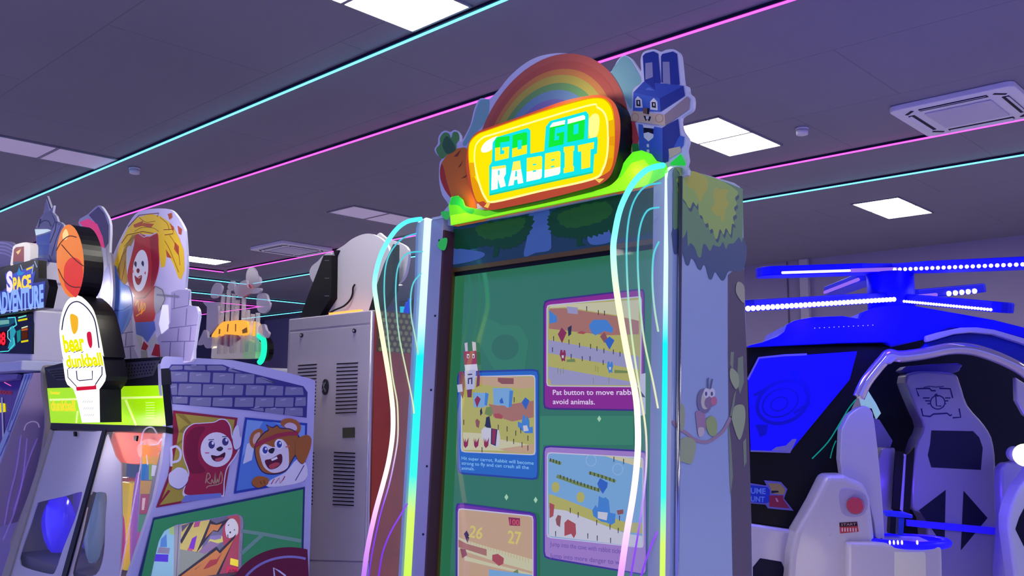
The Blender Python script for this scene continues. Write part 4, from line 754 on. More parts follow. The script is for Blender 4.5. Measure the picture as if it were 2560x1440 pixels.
A('278,600 292,585 306,600 298,626 284,622', '8c2830'); A('262,645 285,662 324,645 318,700 295,730 272,705', 'b01c30'); A('268,650 300,665 320,650 300,672', 'f8f0f4'); A('240,610 252,600 252,625', 'e86870'); A('345,625 358,612 356,640', 'e86870')
A('252,830 330,845 385,815 430,738 446,900 422,1040 350,1062 265,1042', 'd8303c'); LN('265,840 340,840 440,740', 2.4, '8c1c30'); a.line(BT, smooth(CT('270,905 290,860 300,960 325,870 320,980 345,880 348,940 275,995'), 3, False), 3, mat('f0a030', .4, emit='f0a030', es=.3), d=.001, step=.00005)
A('440,742 510,780 522,860 482,940 440,965 428,850', 'b8b4b8'); LN('450,812 640,830', 5, '8c88a0'); LN('440,740 500,770 522,850 480,940', 1.6, '504860')
A('500,900 545,900 552,1100 492,1150 470,1060', 'f8f4ff', False, .5); A('275,1140 330,1165 330,1250 300,1250', 'c8c4cc', False); A('380,1220 440,1140 470,1250 400,1260', 'c8c4cc', False)  # the white emissive patch is lamp glow painted into the print
A('268,1050 432,1040 442,1110 372,1222 330,1172 275,1150', '6478d0', False); A('318,1280 340,1208 380,1250 360,1290', 'b02c40', False); A('405,1330 440,1232 476,1242 482,1345', 'b02c40', False); A('315,1290 370,1290 380,1370 320,1370', 'a8a4ac', False)
a.build('bear_print', t1)
t2 = MB().prism(BT, smooth(C1('612,238 690,172 770,105 825,160 862,262 856,470 870,500 885,760 870,960 850,1100 800,1100 742,900 730,560 700,400'), 3), .03, .014, mat('c4c0e0', .3), mat('d8d8ea', .3)).build('topper_board', bm, label='narrow pointed topper board in purple and magenta')
a = MB(); A = lambda q, c, e=.1: a.art(BT, C1(q), mat(c, .4, emit=c, es=e), d=.031, step=.00005)
A('694,180 770,115 815,165 848,262 846,400 820,440 790,330 745,240', '3c2878'); A('618,238 690,208 762,252 802,350 820,440 742,410 682,300', 'e81878', .45); A('742,412 790,425 800,560 770,760 745,700 735,560', '7c90cc'); A('795,430 832,445 840,620 828,648 808,600', 'd0cce8'); A('815,620 850,560 870,700 860,900 800,830', 'a8a8dc')
a.build('flag_print', t2)
# prizes inside
def prize(name, px, py, d, r, h, col, label, es=.0, kind='ball', z0=.64):
    c = PD.hit(px, py, d); m = mat(col, .25, coat=.5, emit=col if es else None, es=es)  # toys emit their own colour in place of light inside the machine
    b = MB()
    if kind == 'ball':
        b.ball((c.x, c.y, z0 + h / 2), r, r * .58, h / 2, m, wob=.07); o = b.build(name)
        tag(o, label, 'toy', 'prizes inside the bear machine')
    else:
        b.box(c.x - r, c.x + r, c.y - r * .6, c.y + r * .6, z0, z0 + h, m); o = b.build(name, bevel=.01); tag(o, label, 'toy box', 'prizes inside the bear machine')
for a_ in (('prize_bag', 142, 1370, -.15, .14, .33, '3414ff', 'big royal blue bag at the lower left of the bear machine', .5),
           ('prize_bag', 212, 1330, -.33, .12, .62, '5a3cc8', 'purple wrapped bag standing behind the royal blue one', .3),
           ('prize_bag', 232, 1380, -.15, .09, .44, '7c9ccc', 'pale blue bag beside the black bar between the two doors', .2),
           ('prize_box', 322, 1330, -.17, .06, .45, 'ffe020', 'yellow toy box right of the narrow pale door', .3, 'box'),
           ('prize_bag', 296, 1385, -.1, .045, .3, 'ff50b0', 'small pink bag low behind the right glass door', .2),
           ('prize_box', 345, 1250, -.24, .1, .46, 'd86a5c', 'tall salmon toy box behind the right glass door', .15, 'box'),
           ('prize_box', 345, 1250, -.24, .075, .1, '3c78c8', 'blue toy box on top of the tall salmon box', .15, 'box', 1.101),
           ('prize_ball', 345, 1250, -.24, .045, .085, 'a8d050', 'green ball on the blue toy box behind the right glass door', .2, 'ball', 1.203),
           ('prize_ball', 338, 1300, -.14, .033, .5, 'c080f0', 'slim violet capsule beside the small pink bag', .2)):
    prize(*a_)
# ================================================================== space shooting machine at the left edge
ys = 2.1; SF = Pl((0, ys, 1.5), (1, 0, 0), (0, 0, 1)); sx = SF.hit(81, 850).x; sxl = sx - 1.15
SS = Pl((sx, 0, 1.5), (0, 1, 0), (0, 0, 1)); LAV = mat('d8d2e6', .35, coat=.3)
ssm = thing('arcade_machine', ((sx + sxl) / 2, ys + .4, 0), 'space themed arcade machine at the left edge with jagged blue and yellow lettering', 'arcade machine')
zt = lambda px, py: SF.hit(px, py).z
MB().box(sxl, sx, ys, ys + .7, zt(60, 905), zt(60, 778), LAV).build('upper_cabinet', ssm, bevel=.015)
MB().box(sxl, sx + .01, ys - .06, ys + .7, zt(60, 928), zt(60, 903), mat('c8ccec', .3)).build('ledge', ssm, bevel=.008)
MB().box(sxl, sx, ys + .12, ys + .66, .02, zt(60, 930), mat('8474b4', .45)).build('lower_cabinet', ssm)
MB().box(sx - .16, sx - .002, ys - .02, ys + .3, zt(110, 700), zt(110, 640), LAV).build('shoulder_block', ssm, bevel=.015)
MB().box(sxl + .1, sx - .02, ys + .06, ys + .5, zt(60, 778), zt(60, 690), LAV).build('neck', ssm, bevel=.02)
# display
b = MB().prism(SF, C1('-300,985 0,968 240,935 255,940 250,1268 0,1262 -300,1262'), .006, .012, mat('0a0a14', .2, coat=.5)); b.build('display', ssm)
dp = [c for c in ssm.children if c.name.startswith('display')][0]; a = MB()
G = lambda q, c, e=1.0: a.art(SF, C1(q), glow(c, e), d=.007, step=.00005); GL = lambda q, w_, c, e=1.0: a.line(SF, C1(q), w_, glow(c, e), d=.007, step=.00005)
G('-100,1000 0,990 120,975 130,1010 70,1050 0,1060 -100,1060', '286890', .6); G('0,1005 70,1000 72,1030 0,1040', '8cd8d8', .6); G('75,1060 100,1045 125,1090 110,1130 120,1200 90,1230 60,1225 80,1160', '3cb8d8', .7); GL('60,985 118,980 128,1040 100,1060', 3, '58e0f0'); GL('0,1250 65,1245 112,1190 108,1140', 2.4, '50e0e8'); GL('90,1060 60,1090 60,1140 85,1170', 2, '90f0f8', .8)
G('-80,1100 46,1090 48,1200 -80,1208', '30040c', 1); a.text(SF, '188', C1('-50,1196')[0], C1('44,1192')[0], C1('-50,1102')[0], glow('ff2840', 1.1), d=.007, bold=.04)
for q, c in (('142,978 205,962 205,972 142,990', '78e8d0'), ('140,1000 212,985 212,1000 142,1014', 'e8e020'), ('168,1060 215,1046 215,1056 168,1070', 'e8f0b0'), ('168,1075 215,1064 215,1080 168,1088', 'd06020'), ('165,1165 220,1155 220,1170 165,1180', 'e8d820'), ('130,1090 160,1075 160,1160 135,1180', '208c94')): G(q, c, .9)
G('170,1095 215,1085 215,1145 170,1155', '5c2818', .8); a.build('display_picture', dp)
# title sign plate
sp_ = MB().prism(SF, C1('-300,650 -60,610 0,620 40,590 140,560 262,528 298,532 300,672 372,682 386,740 352,905 0,958 -300,1000'), .09, .05, mat('141430', .3), BLACK).build('title_sign', ssm, label='dark title sign lettered in yellow and blue')
a = MB(); GT = lambda q, c, e=.8: a.art(SF, C1(q), mat(c, .35, emit=c, es=e), d=.091, step=.00005)
GT('-200,800 20,775 60,740 250,715 356,696 340,900 0,950 -200,970', '2c3c9c', .5); GT('40,640 75,612 100,640 200,600 262,566 250,640 276,615 262,700 245,752 60,785', '3c50c0', .5)
tx = lambda s_, q0, q1, q2, c, e: a.text(SF, s_, C1(q0)[0], C1(q1)[0], C1(q2)[0], mat(c, .35, emit=c, es=e), d=.091, step=.00005, bold=.05)
tx('S', '52,780', '102,772', '48,628', 'e8d8ff', .9); tx('PACE', '104,772', '245,748', '100,672', 'ffd428', .9); a.art(SF, C1('205,600 255,580 252,596 207,616'), glow('ffe040', .9), d=.091, step=.00005)
tx('ADVENTURE', '-28,950', '342,892', '-28,796', '8cb4f0', .75); a.art(SF, C1('132,640 150,585 165,628 195,625 170,650 140,655'), glow('48a0f0', .8), d=.091, step=.00005)
for q in ('-190,948 0,938 340,898', '262,566 250,640', '160,570 175,610', '270,540 290,590'): a.line(SF, C1(q), 2, glow('b8d0ff', .8), d=.091, step=.00005)
a.build('title_lettering', sp_)
MB().tube([SF.hit(*q, .06) for q in smooth(C1('345,765 365,790 388,798'), 4, False)], .007, mat('dcdcea', .3)).build('cable', ssm)
# things standing on its top
def board(nm, px, d, mt, label=None, th=.014): return MB().prism(SF, px, d, th, mt, mat('d8d8ea', .3)).build(nm, ssm, label=label)
rk = board('rocket_topper', C1('280,540 285,400 275,290 305,215 340,170 350,110 368,30 392,100 402,130 420,105 412,160 440,190 452,230 480,240 500,260 500,560'), -.06, mat('8888b4', .35), 'blue and grey rocket topper board')
a = MB(); RT = lambda q, c, e=.0: a.art(SF, C1(q), mat(c, .4, emit=c, es=e) if e else mat(c, .4), d=-.058, step=.00005)
RT('285,350 400,315 385,490 290,500', '3058b8', .15); RT('272,292 385,290 405,300 345,322 280,340', 'd8f0e8', .5); RT('345,170 368,150 400,160 430,230 400,300 350,280 305,280 320,230', '787ca8'); RT('400,300 440,240 480,262 440,360 400,500 380,490', '9c9cc8'); RT('362,60 372,50 400,140 386,150', 'b8b4d0'); RT('280,500 380,490 400,540 285,540', '6c80c0')
for q in ('310,250 340,225 380,230 400,270', '368,40 395,130', '440,230 430,300 390,400', '300,280 315,210'): a.line(SF, smooth(C1(q), 4, False), 2.2, mat('30305c', .5), d=-.058, step=.00005)
a.build('rocket_print', rk)
pl_ = board('planet_topper', smooth(C1('-300,420 -100,385 0,383 60,385 110,405 140,470 130,560 -300,600'), 3), -.05, mat('7c6cb4', .35), 'purple striped planet topper board')
a = MB()
for k in range(4): a.line(SF, smooth(C1(f'-100,{402 + k * 26} 0,{398 + k * 26} 60,{406 + k * 28} 115,{440 + k * 28}'), 4, False), 4, mat('c0b4e4', .4), d=-.048, step=.00005)
a.build('planet_print', pl_)
lb = MB().prism(SF, smooth(C1('90,600 96,470 112,418 190,394 225,402 236,430 232,560 225,590'), 3), .02, .05, mat('f4f0e4', .3, emit='fff4dc', es=.55)).build('siren_lamp', ssm, label='white rimmed red lamp')
a = MB(); a.art(SF, C1('100,560 108,450 125,432 188,425 188,560 175,575 110,585'), mat('b04050', .3, emit='a03040', es=.35), d=.021); a.art(SF, C1('125,470 165,445 155,470 140,490'), glow('ffd8a0', .9), d=.0215); a.art(SF, C1('105,545 185,545 170,580 110,590'), mat('5088a8', .3), d=.022); a.build('lamp_face', lb)
# slanted front frame of its playing field
B5 = lambda s: K(s, '0 900 2.664'); A_ = SS.hit(88, 930); B_ = SS.hit(10, 1160); SD = Pl(A_, (1, 0, 0), A_ - B_); blu = mat('b4c8f0', .3, coat=.4)
MB().prism(SD, B5('160,92 226,85 62,480 20,640 -60,830 -120,830 0,560 50,440'), .0, .05, blu).build('front_frame', ssm)
fb = [c for c in ssm.children if c.name.startswith('front_frame')][0]; a = MB(); 
for q in ('176,100 64,420 50,470', '214,100 70,470 52,478', '196,100 80,400', '58,500 0,640'): a.line(SD, B5(q), 2, mat('4c5cb8', .4), d=.001)
a.build('frame_lines', fb)
MB().prism(SD, B5('-300,92 160,92 -60,830 -300,830'), -.09, .01, mat('5a3c9c', .5)).build('field_back', ssm)
MB().prism(SD, B5('-300,100 120,92 110,125 -300,170'), -.05, .03, mat('9c8cc8', .4)).build('field_header', ssm)
a = MB(); a.art(SD, B5('0,285 35,290 38,345 0,350'), glow('f0e020', .9), d=-.085); a.line(SD, B5('28,148 72,172'), 2, glow('ff78c8', 1), d=-.085); a.text(SD, '0000', B5('0,225')[0], B5('78,232')[0], B5('0,200')[0], glow('c03030', .6), d=-.085); a.line(SD, B5('12,250 22,560'), 4, mat('d8d8f0', .3), d=-.085); a.build('field_print', [c for c in ssm.children if c.name.startswith('field_back')][0])
# side panel closing the lean
MB().prism3([SS.hit(*q) for q in ((84, 932), (140, 932))] + [V((sx, ys + .6, .9)), V((sx, SS.hit(-70, 1440).y, .72))], (-.02, 0, 0), mat('a894c8', .35, coat=.3)).build('side_panel', ssm)
for q in ('140,500 110,720 62,920 30,1100', '180,520 150,800 90,1010', '250,520 180,700 100,1000 20,1200'): MB().tube([SS.hit(x, y, .012) for x, y in smooth(B5(q), 4, False)], .005, clear('c8b8ff', .35, es=.2, ecol='a878ff'), 6).build('clear_tube', ssm)
MB().tube([SS.hit(x, y, .014) for x, y in smooth(K('160,470 175,430 215,410 250,420 262,450', '0 900 2.666'), 4, False)], .004, clear('f0e8ff', .35, es=.2, ecol='e8c8ff'), 6).build('clear_tube', ssm)

# ================================================================== machine turned away, showing its steel back
yl = 3.4; LF = Pl((0, yl, 1.5), (1, 0, 0), (0, 0, 1)); L5 = lambda s: K(s, '690 560 1.6366'); L4c = lambda s: K(s, '470 560 4')
lx0, lx1 = LF.hit(722, 800).x, LF.hit(927, 900).x; lz = LF.hit(820, 787).z
lk = thing('arcade_machine', ((lx0 + lx1) / 2, yl + .45, 0), 'arcade machine seen from behind, grey steel back with louvres and white topper', 'arcade machine')
STL = mat('c2bacc', .45, noise=.08); dkm = mat('16141f', .5)
MB().box(lx0, lx1, yl, yl + .9, .02, lz, STL).build('steel_cabinet', lk, bevel=.006)
MB().prism(LF, L5('56,392 390,355 388,404 56,436'), .006, .008, STL).build('lid_strip', lk, bevel=.002)
MB().prism(LF, L5('56,444 388,412 376,1380 40,1372'), .008, .01, mat('c8c0d2', .45, noise=.08)).build('door_panel', lk, bevel=.003, label='steel service door')
dr = [c for c in lk.children if c.name.startswith('door_panel')][0]
def slots(x0a, x1a, y0, y1, n, sk, dx):
    m_ = MB()
    for k in range(n):
        t_ = k / (n - 1); y = y0 + (y1 - y0) * t_; x0 = x0a + dx * t_; x1 = x1a + dx * t_
        m_.prism(LF, L5(f'{x0},{y} {x1},{y - sk} {x1},{y - sk + 5} {x0},{y + 5}'), .0105, .002, dkm); m_.prism(LF, L5(f'{x0},{y - 3} {x1},{y - sk - 3} {x1},{y - sk} {x0},{y}'), .013, .004, STL)
    m_.build('louvre', dr)
slots(90, 166, 577, 780, 15, 5, -6); slots(248, 334, 570, 771, 14, 4, -5); slots(237, 323, 932, 1145, 15, -4, -6); slots(75, 155, 930, 1140, 15, -4, -6)
for x, y in ((107, 455), (323, 437)):
    c = LF.hit(*L5(f'{x},{y}')[0], .008); MB().cyl(c, c + V((0, -.01, 0)), .014, mat('3a3644', .3, metal=.8), 14).cyl(c + V((0, -.009, 0)), c + V((0, -.012, 0)), .006, mat('c8c4d4', .3), 8).build('screw', lk)
c = LF.hit(*L5('205,667')[0], .008)
b = MB(); b.prism3([c + V((.03 * math.cos(t), 0, .05 * math.sin(t))) for t in (2 * math.pi * k / 24 for k in range(24))], (0, -.012, 0), mat('3a3844', .3, metal=.6)); b.build('lock', lk)
lo_ = [q for q in lk.children if q.name.startswith('lock')][0]
b = MB()
for s_ in (-1, 1): b.obox(c + V((0, -.016, 0)), (s_ * .6, 0, 1), (0, 1, 0), (1, 0, -s_ * .6), .07, .006, .006, mat('dcdce8', .2, metal=.9))
b.build('lock_handle', lo_)
MB().prism(LF, L5('272,834 320,832 320,874 272,876'), .012, .006, BLACK).build('socket', lk)
MB().prism(LF, L5('40,1376 376,1384 374,1640 40,1640'), .006, .008, STL).build('lower_panel', lk, bevel=.003)
MB().tube([V((lx1 + .002, yl - .004, z)) for z in (.1, lz - .01)], .008, mat('d4d0e4', .25, metal=.5)).build('edge_trim', lk)
LS = Pl((lx1, 0, 1.5), (0, 1, 0), (0, 0, 1))
so_ = MB().prism3([V((lx1 + .012, yl + .02, .05)), V((lx1 + .012, yl + .88, .05)), V((lx1 + .012, yl + .88, lz)), V((lx1 + .012, yl + .02, lz))], (-.01, 0, 0), mat('c0503c', .4, noise=.35)).build('side_panel', lk, label='orange red printed side')
a = MB(); zt_ = LS.hit(960, 880).z
a.face([V((lx1 + .013, yl + .03, zt_)), V((lx1 + .013, yl + .86, zt_)), V((lx1 + .013, yl + .86, lz)), V((lx1 + .013, yl + .03, lz))], mat('6c5c3c', .5))
for i in range(9):
    for j in range(7): y_, z_ = yl + .06 + i * .045 + (j % 2) * .022, lz - .02 - j * .036; a.face([V((lx1 + .0135, y_ + .016 * math.cos(t), z_ + .014 * math.sin(t))) for t in (k * math.pi / 3 for k in range(6))], mat('a8a860', .4))
a.build('scale_print', so_)
wt = mat('dcd8e2', .4); yb_ = yl + .12; LB = Pl((0, yb_, 1.5), (1, 0, 0), (0, 0, 1))
MB().prism(LB, smooth(L4c('1300,925 1360,830 1425,745 1428,500 1430,310 1470,268 1560,212 1640,150 1740,105 1820,97 1890,122 1960,172 2010,260 2010,400 1930,560 1860,720 1850,900'), 3), 0, .02, wt).build('topper_board', lk, label='white unprinted back of the topper board')
MB().prism(LB, smooth(L4c('1430,288 1355,312 1300,370 1240,420 1214,480 1226,540 1268,600 1330,560 1430,420'), 3), -.04, .02, wt).build('topper_ear', lk)
MB().prism(LB, smooth(L4c('1890,105 1990,150 2120,190 2200,260 2190,420 2140,560 2000,640 1900,500'), 3), -.04, .02, wt).build('topper_ear', lk)
for q in ('1356,312 1436,312 1430,740 1310,925 1120,935 1205,700', '2052,200 2048,560 2040,660 1900,880 1800,890 1860,690 1960,400'):
    b = MB().prism(LB, L4c(q), .05, .05, BLACK); b.build('support_brace', lk)
br = [q for q in lk.children if q.name.startswith('support_brace')][0]; a = MB()
for y in (362, 540, 717): a.art(LB, L4c(f'1366,{y} 1412,{y} 1412,{y + 4} 1366,{y + 4}'), mat('a8a4b8', .4), d=.0505)
a.build('brace_slots', br)
MB().tube([LB.hit(x, y, .012) for x, y in smooth(L4c('1668,605 1650,640 1645,700 1620,760 1560,820 1470,860 1395,900'), 4, False)], .006, dkm).build('cable', lk)
MB().prism(LB, L4c('1450,262 1510,262 1475,330'), .012, .012, dkm).build('bracket', lk)
amb = LB.hit(*L4c('1620,872')[0], .05); MB().box(amb.x - .16, amb.x + .16, yb_ - .1, yb_ - .07, lz + .001, lz + .016, mat('ffb060', .4, emit='ff9030', es=1.6)).build('amber_strip', lk)

# ================================================================== dark machine with a cyan strip and blue cables
ym = 4.45; MF = Pl((0, ym, 1.5), (1, 0, 0), (0, 0, 1)); mx = MF.hit(994, 900).x; mz = MF.hit(1000, 752).z
dm = thing('arcade_machine', (mx + .4, ym + .3, 0), 'dark machine behind the left wing with cyan light strip and blue cables', 'arcade machine')
MB().box(mx, mx + .7, ym, ym + .6, .02, mz, mat('16182c', .4)).build('body', dm, bevel=.01)
q_ = lambda s: K(s, '900 540 1.6')
MB().prism(MF, q_('160,362 175,362 190,620 200,900 168,870 160,640'), .01, .012, glow('10c8f0', .9)).build('light_strip', dm)
b = MB(); 
for q in ('190,345 175,420 182,520 195,640 215,760', '200,330 190,420 196,540', '168,1040 138,1130 130,1230 150,1330', '165,1120 145,1180 140,1280 152,1320'): b.tube([MF.hit(x, y, .03) for x, y in smooth(q_(q), 4, False)], .014, mat('1440d8', .3, emit='1038e0', es=.3), 8)
b.build('blue_cable', dm)
MB().prism(MF, q_('168,620 190,625 188,700 180,880 168,860'), .012, .01, mat('b8c4d8', .3)).build('data_plate', dm)

# ================================================================== acrylic flower topper and the machine under it
ya = 3.75; AF = Pl((0, ya, 1.5), (1, 0, 0), (0, 0, 1)); az0 = AF.hit(590, 915).z
ax0, ax1 = AF.hit(515, 900).x, AF.hit(672, 900).x
am = thing('arcade_machine', ((ax0 + ax1) / 2, ya + .3, 0), 'machine behind the bear cabinet topped with clear acrylic flowers and an amber light', 'arcade machine')
MB().box(ax0 - .1, ax1 + .1, ya - .15, ya + .6, .02, az0 - .03, mat('b8b4cc', .4)).build('body', am, bevel=.02)
ac = clear('f4ecf8', .5, .15); ac2 = clear('e8dcf0', .55, .2)
for k, (q, d) in enumerate((('225,720 240,640 282,586 335,620 325,680 300,720 260,745', .02), ('395,640 410,590 440,566 462,590 460,650 430,668', .05), ('580,520 600,450 640,432 672,470 685,510 715,540 712,600 650,640 590,610', .0), ('460,670 500,600 580,560 600,640 720,640 700,690 600,700 520,740', .06), ('690,720 735,690 780,705 800,770 815,800 790,870 740,892 690,850', .03), ('700,1060 720,1010 760,1004 780,1060 804,1090 780,1140 720,1110', .08), ('95,1200 130,1120 160,1060 190,1080 200,1140 240,1130 230,1230 180,1240 150,1200 110,1212', .06))):
    MB().prism(AF, smooth(L4c(q), 4), d, .02, ac, ac2).build('flower', am)
for q in ('355,700 330,900', '410,660 390,960', '460,700 450,960', '500,760 480,900', '560,740 560,960', '600,860 600,1040', '650,900 610,1100', '700,890 700,1060'):
    p_ = [AF.hit(x, y, .04) for x, y in L4c(q)]; p_[1].z = az0 + .1; MB().cyl(p_[1], p_[0], .018, ac, 10).build('stem', am)
MB().prism(AF, smooth(L4c('500,660 600,600 640,660 560,740'), 3), .045, .01, mat('d86878', .4)).build('red_petal', am)
MB().prism(AF, L4c('145,780 320,780 300,820 300,1000 200,1110 180,1100 190,830'), -.02, .02, mat('d0c4dc', .35)).build('white_column', am)
MB().prism(AF, smooth(L4c('235,1130 280,1050 340,985 420,970 580,972 605,1100 480,1110 370,1100'), 3), .06, .12, mat('ffc040', .3, emit='ffb428', es=.75)).build('amber_crown', am)
cr_ = [q for q in am.children if q.name.startswith('amber_crown')][0]; a = MB()
for q in ('395,1000 408,1000 400,1080 388,1075', '470,1000 482,1000 480,1075 470,1075', '310,1050 325,1050 320,1100 305,1100', '540,1060 590,1030 595,1085 545,1095'): a.art(AF, L4c(q), mat('c88420', .4), d=.061)
a.build('crown_mark', cr_)
MB().prism(AF, L4c('240,1130 330,1118 480,1100 600,1112 560,1180 540,1345 225,1345'), .03, .1, mat('dcd8dc', .3, emit='fff0d8', es=.12)).build('white_base', am, bevel=.01)
a = MB(); a.art(AF, L4c('325,1130 370,1108 480,1100 540,1140 420,1230 290,1200'), mat('b07c9c', .4), d=.031); a.art(AF, L4c('228,1225 290,1222 285,1240 240,1245'), glow('fff4e0', 1.0), d=.0315); a.build('base_mark', [q for q in am.children if q.name.startswith('white_base')][0])
MB().prism(AF, L4c('560,1160 620,1160 680,1200 670,1345 545,1345'), .05, .08, mat('b4d0a8', .35, emit='90d898', es=.2)).build('green_jar', am, bevel=.008)
MB().prism(AF, K(' '.join(f'{x:.0f},{y:.0f}' for x, y in ell(745, 1250, 68, 130)), '470 560 4'), -.02, .04, BLACK).build('disc', am)
MB().tube([AF.hit(x, y, .03) for x, y in smooth(L4c('705,1115 750,1150 762,1220 755,1300 735,1360 715,1385'), 4, False)], .022, glow('20f8c0', 1.2), 10).build('neon_arc', am, label='green neon arc')
# ================================================================== helicopter ride on the right
az_ = math.radians(36); ha = V((math.cos(az_), math.sin(az_), 0)); hc = EYE + RC @ V((920 / FL * 4.9, -296 / FL * 4.9, -4.9)); HPn = Pl((hc.x, hc.y, 1.5), ha, (0, 0, 1)); DEP = -HPn.n
H5 = lambda s: K(s, '1840 620 3.556'); H6 = lambda s: K(s, '1840 860 2.483')
ho = HPn.hit(2200, 1016, -.5)
hr = thing('helicopter_ride', (ho.x, ho.y, 0), 'blue-lit helicopter simulator ride with LED rotor blades and white seats', 'ride')
BLUE = mat('0a04ff', .5); NAVY = mat('08082c', .55); WB = mat('c6bfd0', .3, coat=.3); HB_ = mat('04040e', .55)
HX = lambda q, d, th, mt, nm, ms=None, bev=.0, label=None, sm=0: MB().prism(HPn, smooth(q, sm) if sm else q, d, th, mt, ms).build(nm, hr, bevel=bev, label=label)
HX(H5('105,868 230,838 370,785 428,742 450,682 520,645 680,615 950,605 1100,630 1150,560 1260,520 1480,500 1620,520 1850,560 2300,640 2560,705 2700,760 2700,860 2560,800 2200,715 1900,705 1690,785 1680,812 1380,865 1340,835 950,842 110,882'), .06, .8, BLUE, 'roof', bev=.03, label='saturated blue roof cowling')
rf = hr.children[0]; a = MB()
for k in range(13): x, y = 700 + k * 43, 712 - k * 2.2; a.art(HPn, H5(' '.join(f'{u:.1f},{v:.1f}' for u, v in ell(x, y, 5, 3.4, n=8))), glow('d0c8ff', 1.2), d=.061)
a.build('roof_leds', rf)
# mast and rotors
mc = HPn.hit(*H5('1375,380')[0], -.35)
mzt, mzb = HPn.hit(2226, 684, -.35).z, HPn.hit(2226, 772, -.35).z
MB().cyl((mc.x, mc.y, mzb - .12), (mc.x, mc.y, mzt), .13, BLUE, 28).build('mast', hr)
led = glow('e8d8ff', 2.2); ledw = glow('fffce8', 2.2); lilac = glow('a070ff', .9)
def blade(h, tip, dist, wd_, l0, l1, n, mt=led, lit=(), rb=.010):
    hz = HPn.hit(*H5(h)[0], -.35); q = H5(tip)[0]; r = ray(*q); fw = RC @ V((0, 0, -1)); t_ = EYE + r * (dist / r.dot(fw))
    L = t_ - hz; u = L.normalized(); s_ = u.cross(V((0, 0, 1))).normalized(); k_ = s_.cross(u); vd = -((hz + t_) / 2 - EYE).normalized()
    b = MB(); P_ = [(.0, .5), (.08, .6), (.25, 1), (.93, 1), (.985, .7), (1, .2)]
    pts = [hz + L * t - s_ * wd_ / 2 * w_ for t, w_ in P_] + [hz + L * t + s_ * wd_ / 2 * w_ for t, w_ in reversed(P_)]
    b.prism3(pts, k_ * .055, BLUE); o = b.build('rotor_blade', hr, bevel=.008)
    sd = s_ if s_.dot(vd) > 0 else -s_
    e = MB()
    for i in range(n):
        t = l0 + (l1 - l0) * i / max(1, n - 1); e.ball(hz + L * t + sd * (wd_ / 2 + .004) + k_ * .012, rb, rb, rb, mt, 8, 5)
    for a0, a1 in lit: e.tube([hz + L * t + sd * (wd_ / 2 + .005) + k_ * .012 for t in (a0, a1)], .011, lilac, 6)
    e.build('led_row', o, label='row of white LED bulbs')
blade('1375,225', '185,262', 5.3, .16, .35, .84, 40, lit=((.0, .34),), rb=.008); blade('1400,225', '2900,170', 4.6, .16, .06, .97, 27, rb=.011); blade('1300,260', '850,425', 6.2, .14, .5, .5, 1, lit=((.2, .9),), rb=.004); blade('1380,480', '-60,575', 4.4, .15, .02, .97, 37, mt=ledw, rb=.0135)
blade('1330,480', '2185,398', 5.6, .13, .55, .82, 5, mt=ledw, lit=((.0, .42),), rb=.016); blade('1450,485', '2430,582', 4.6, .13, .12, .93, 32, mt=ledw, rb=.008)
# display cabinet
HX(H6('66,12 960,6 960,40 905,90 835,180 750,340 655,540 670,810 562,815 472,985 386,1158 60,1108'), .0, .9, HB_, 'display_cabinet', bev=.01)
HX(H6('74,212 146,88 752,45 705,222 342,662 232,668 90,660'), .012, .012, mat('0804c0', .4, emit='0c04ff', es=.7), 'side_window', NAVY, label='window glowing deep blue')
sw = [q for q in hr.children if q.name.startswith('side_window')][0]; a = MB(); nb = mat('0808a8', .4, emit='0404a0', es=.35); gt = mat('8c88b8', .35)
D = lambda q, m: a.art(HPn, q, m, d=.0125, step=.00005); DL = lambda q, w_, m, cl=False: a.line(HPn, q, w_, m, d=.0125, step=.00005, closed=cl)
DL(H6(' '.join(f'{x:.0f},{y:.0f}' for x, y in ell(290, 360, 165, 125, -25, 40))), 10, nb, True); DL(H6(' '.join(f'{x:.0f},{y:.0f}' for x, y in ell(275, 365, 115, 82, -25, 40))), 5, nb, True); DL(H6(' '.join(f'{x:.0f},{y:.0f}' for x, y in ell(268, 372, 55, 40, -25, 30))), 4, nb, True)
D(H6('345,150 390,155 385,200 450,250 465,320 440,340 410,270 340,200'), nb); D(H6('120,500 200,500 190,560 150,580'), nb); DL(H6('110,320 200,270'), 8, nb); DL(H6('360,430 460,360'), 8, nb)
DL(H6('72,222 142,86 300,70 440,64'), 5, gt); DL(H6('90,664 335,672 372,590'), 4, gt); D(H6('220,660 250,640 310,630 350,590 372,590 338,668'), gt)
a.build('window_print', sw)
# logo plate on the cabinet
lg = MB().prism(HPn, K('60,335 560,410 480,250 990,300 1180,510 1080,800 1370,1165 600,1090 530,980 60,940', '1870 1180 12'), .012, .012, mat('6c68b8', .35)).build('logo_plate', hr, label='logo in blue letters with a red and gold R')
a = MB(); LG = lambda q, c: a.art(HPn, K(q, '1870 1180 12'), mat(c, .35), d=.0125, step=.00005)
LG('60,390 580,450 660,540 640,900 530,940 60,900', '2038c0'); LG('600,330 960,350 1120,520 1080,680 700,640 680,480', 'a08858'); LG('640,700 1060,700 1060,820 1250,1090 640,1040', '8c2048'); LG('700,560 900,560 930,610 700,640', '181438'); LG('820,780 870,790 920,900 860,890', 'c090b8')
for t_, q0, q1, q2 in (('UME', '80,640', '530,660', '80,470'), ('UNT', '80,880', '500,900', '80,720')):
    a.text(HPn, t_, K(q0, '1870 1180 12')[0], K(q1, '1870 1180 12')[0], K(q2, '1870 1180 12')[0], mat('6c94e8', .35), d=.0125, step=.00005, bold=.03)
a.build('logo_print', lg)
HX(H6('60,1112 386,1160 380,1300 340,1440 300,1700 60,1700'), .03, .8, WB, 'lower_body', bev=.02); a = MB().prism(HPn, H6('105,1385 150,1330 282,1352 320,1440 340,1560 105,1560'), .034, .006, NAVY); a.build('body_panel', hr, bevel=.003)
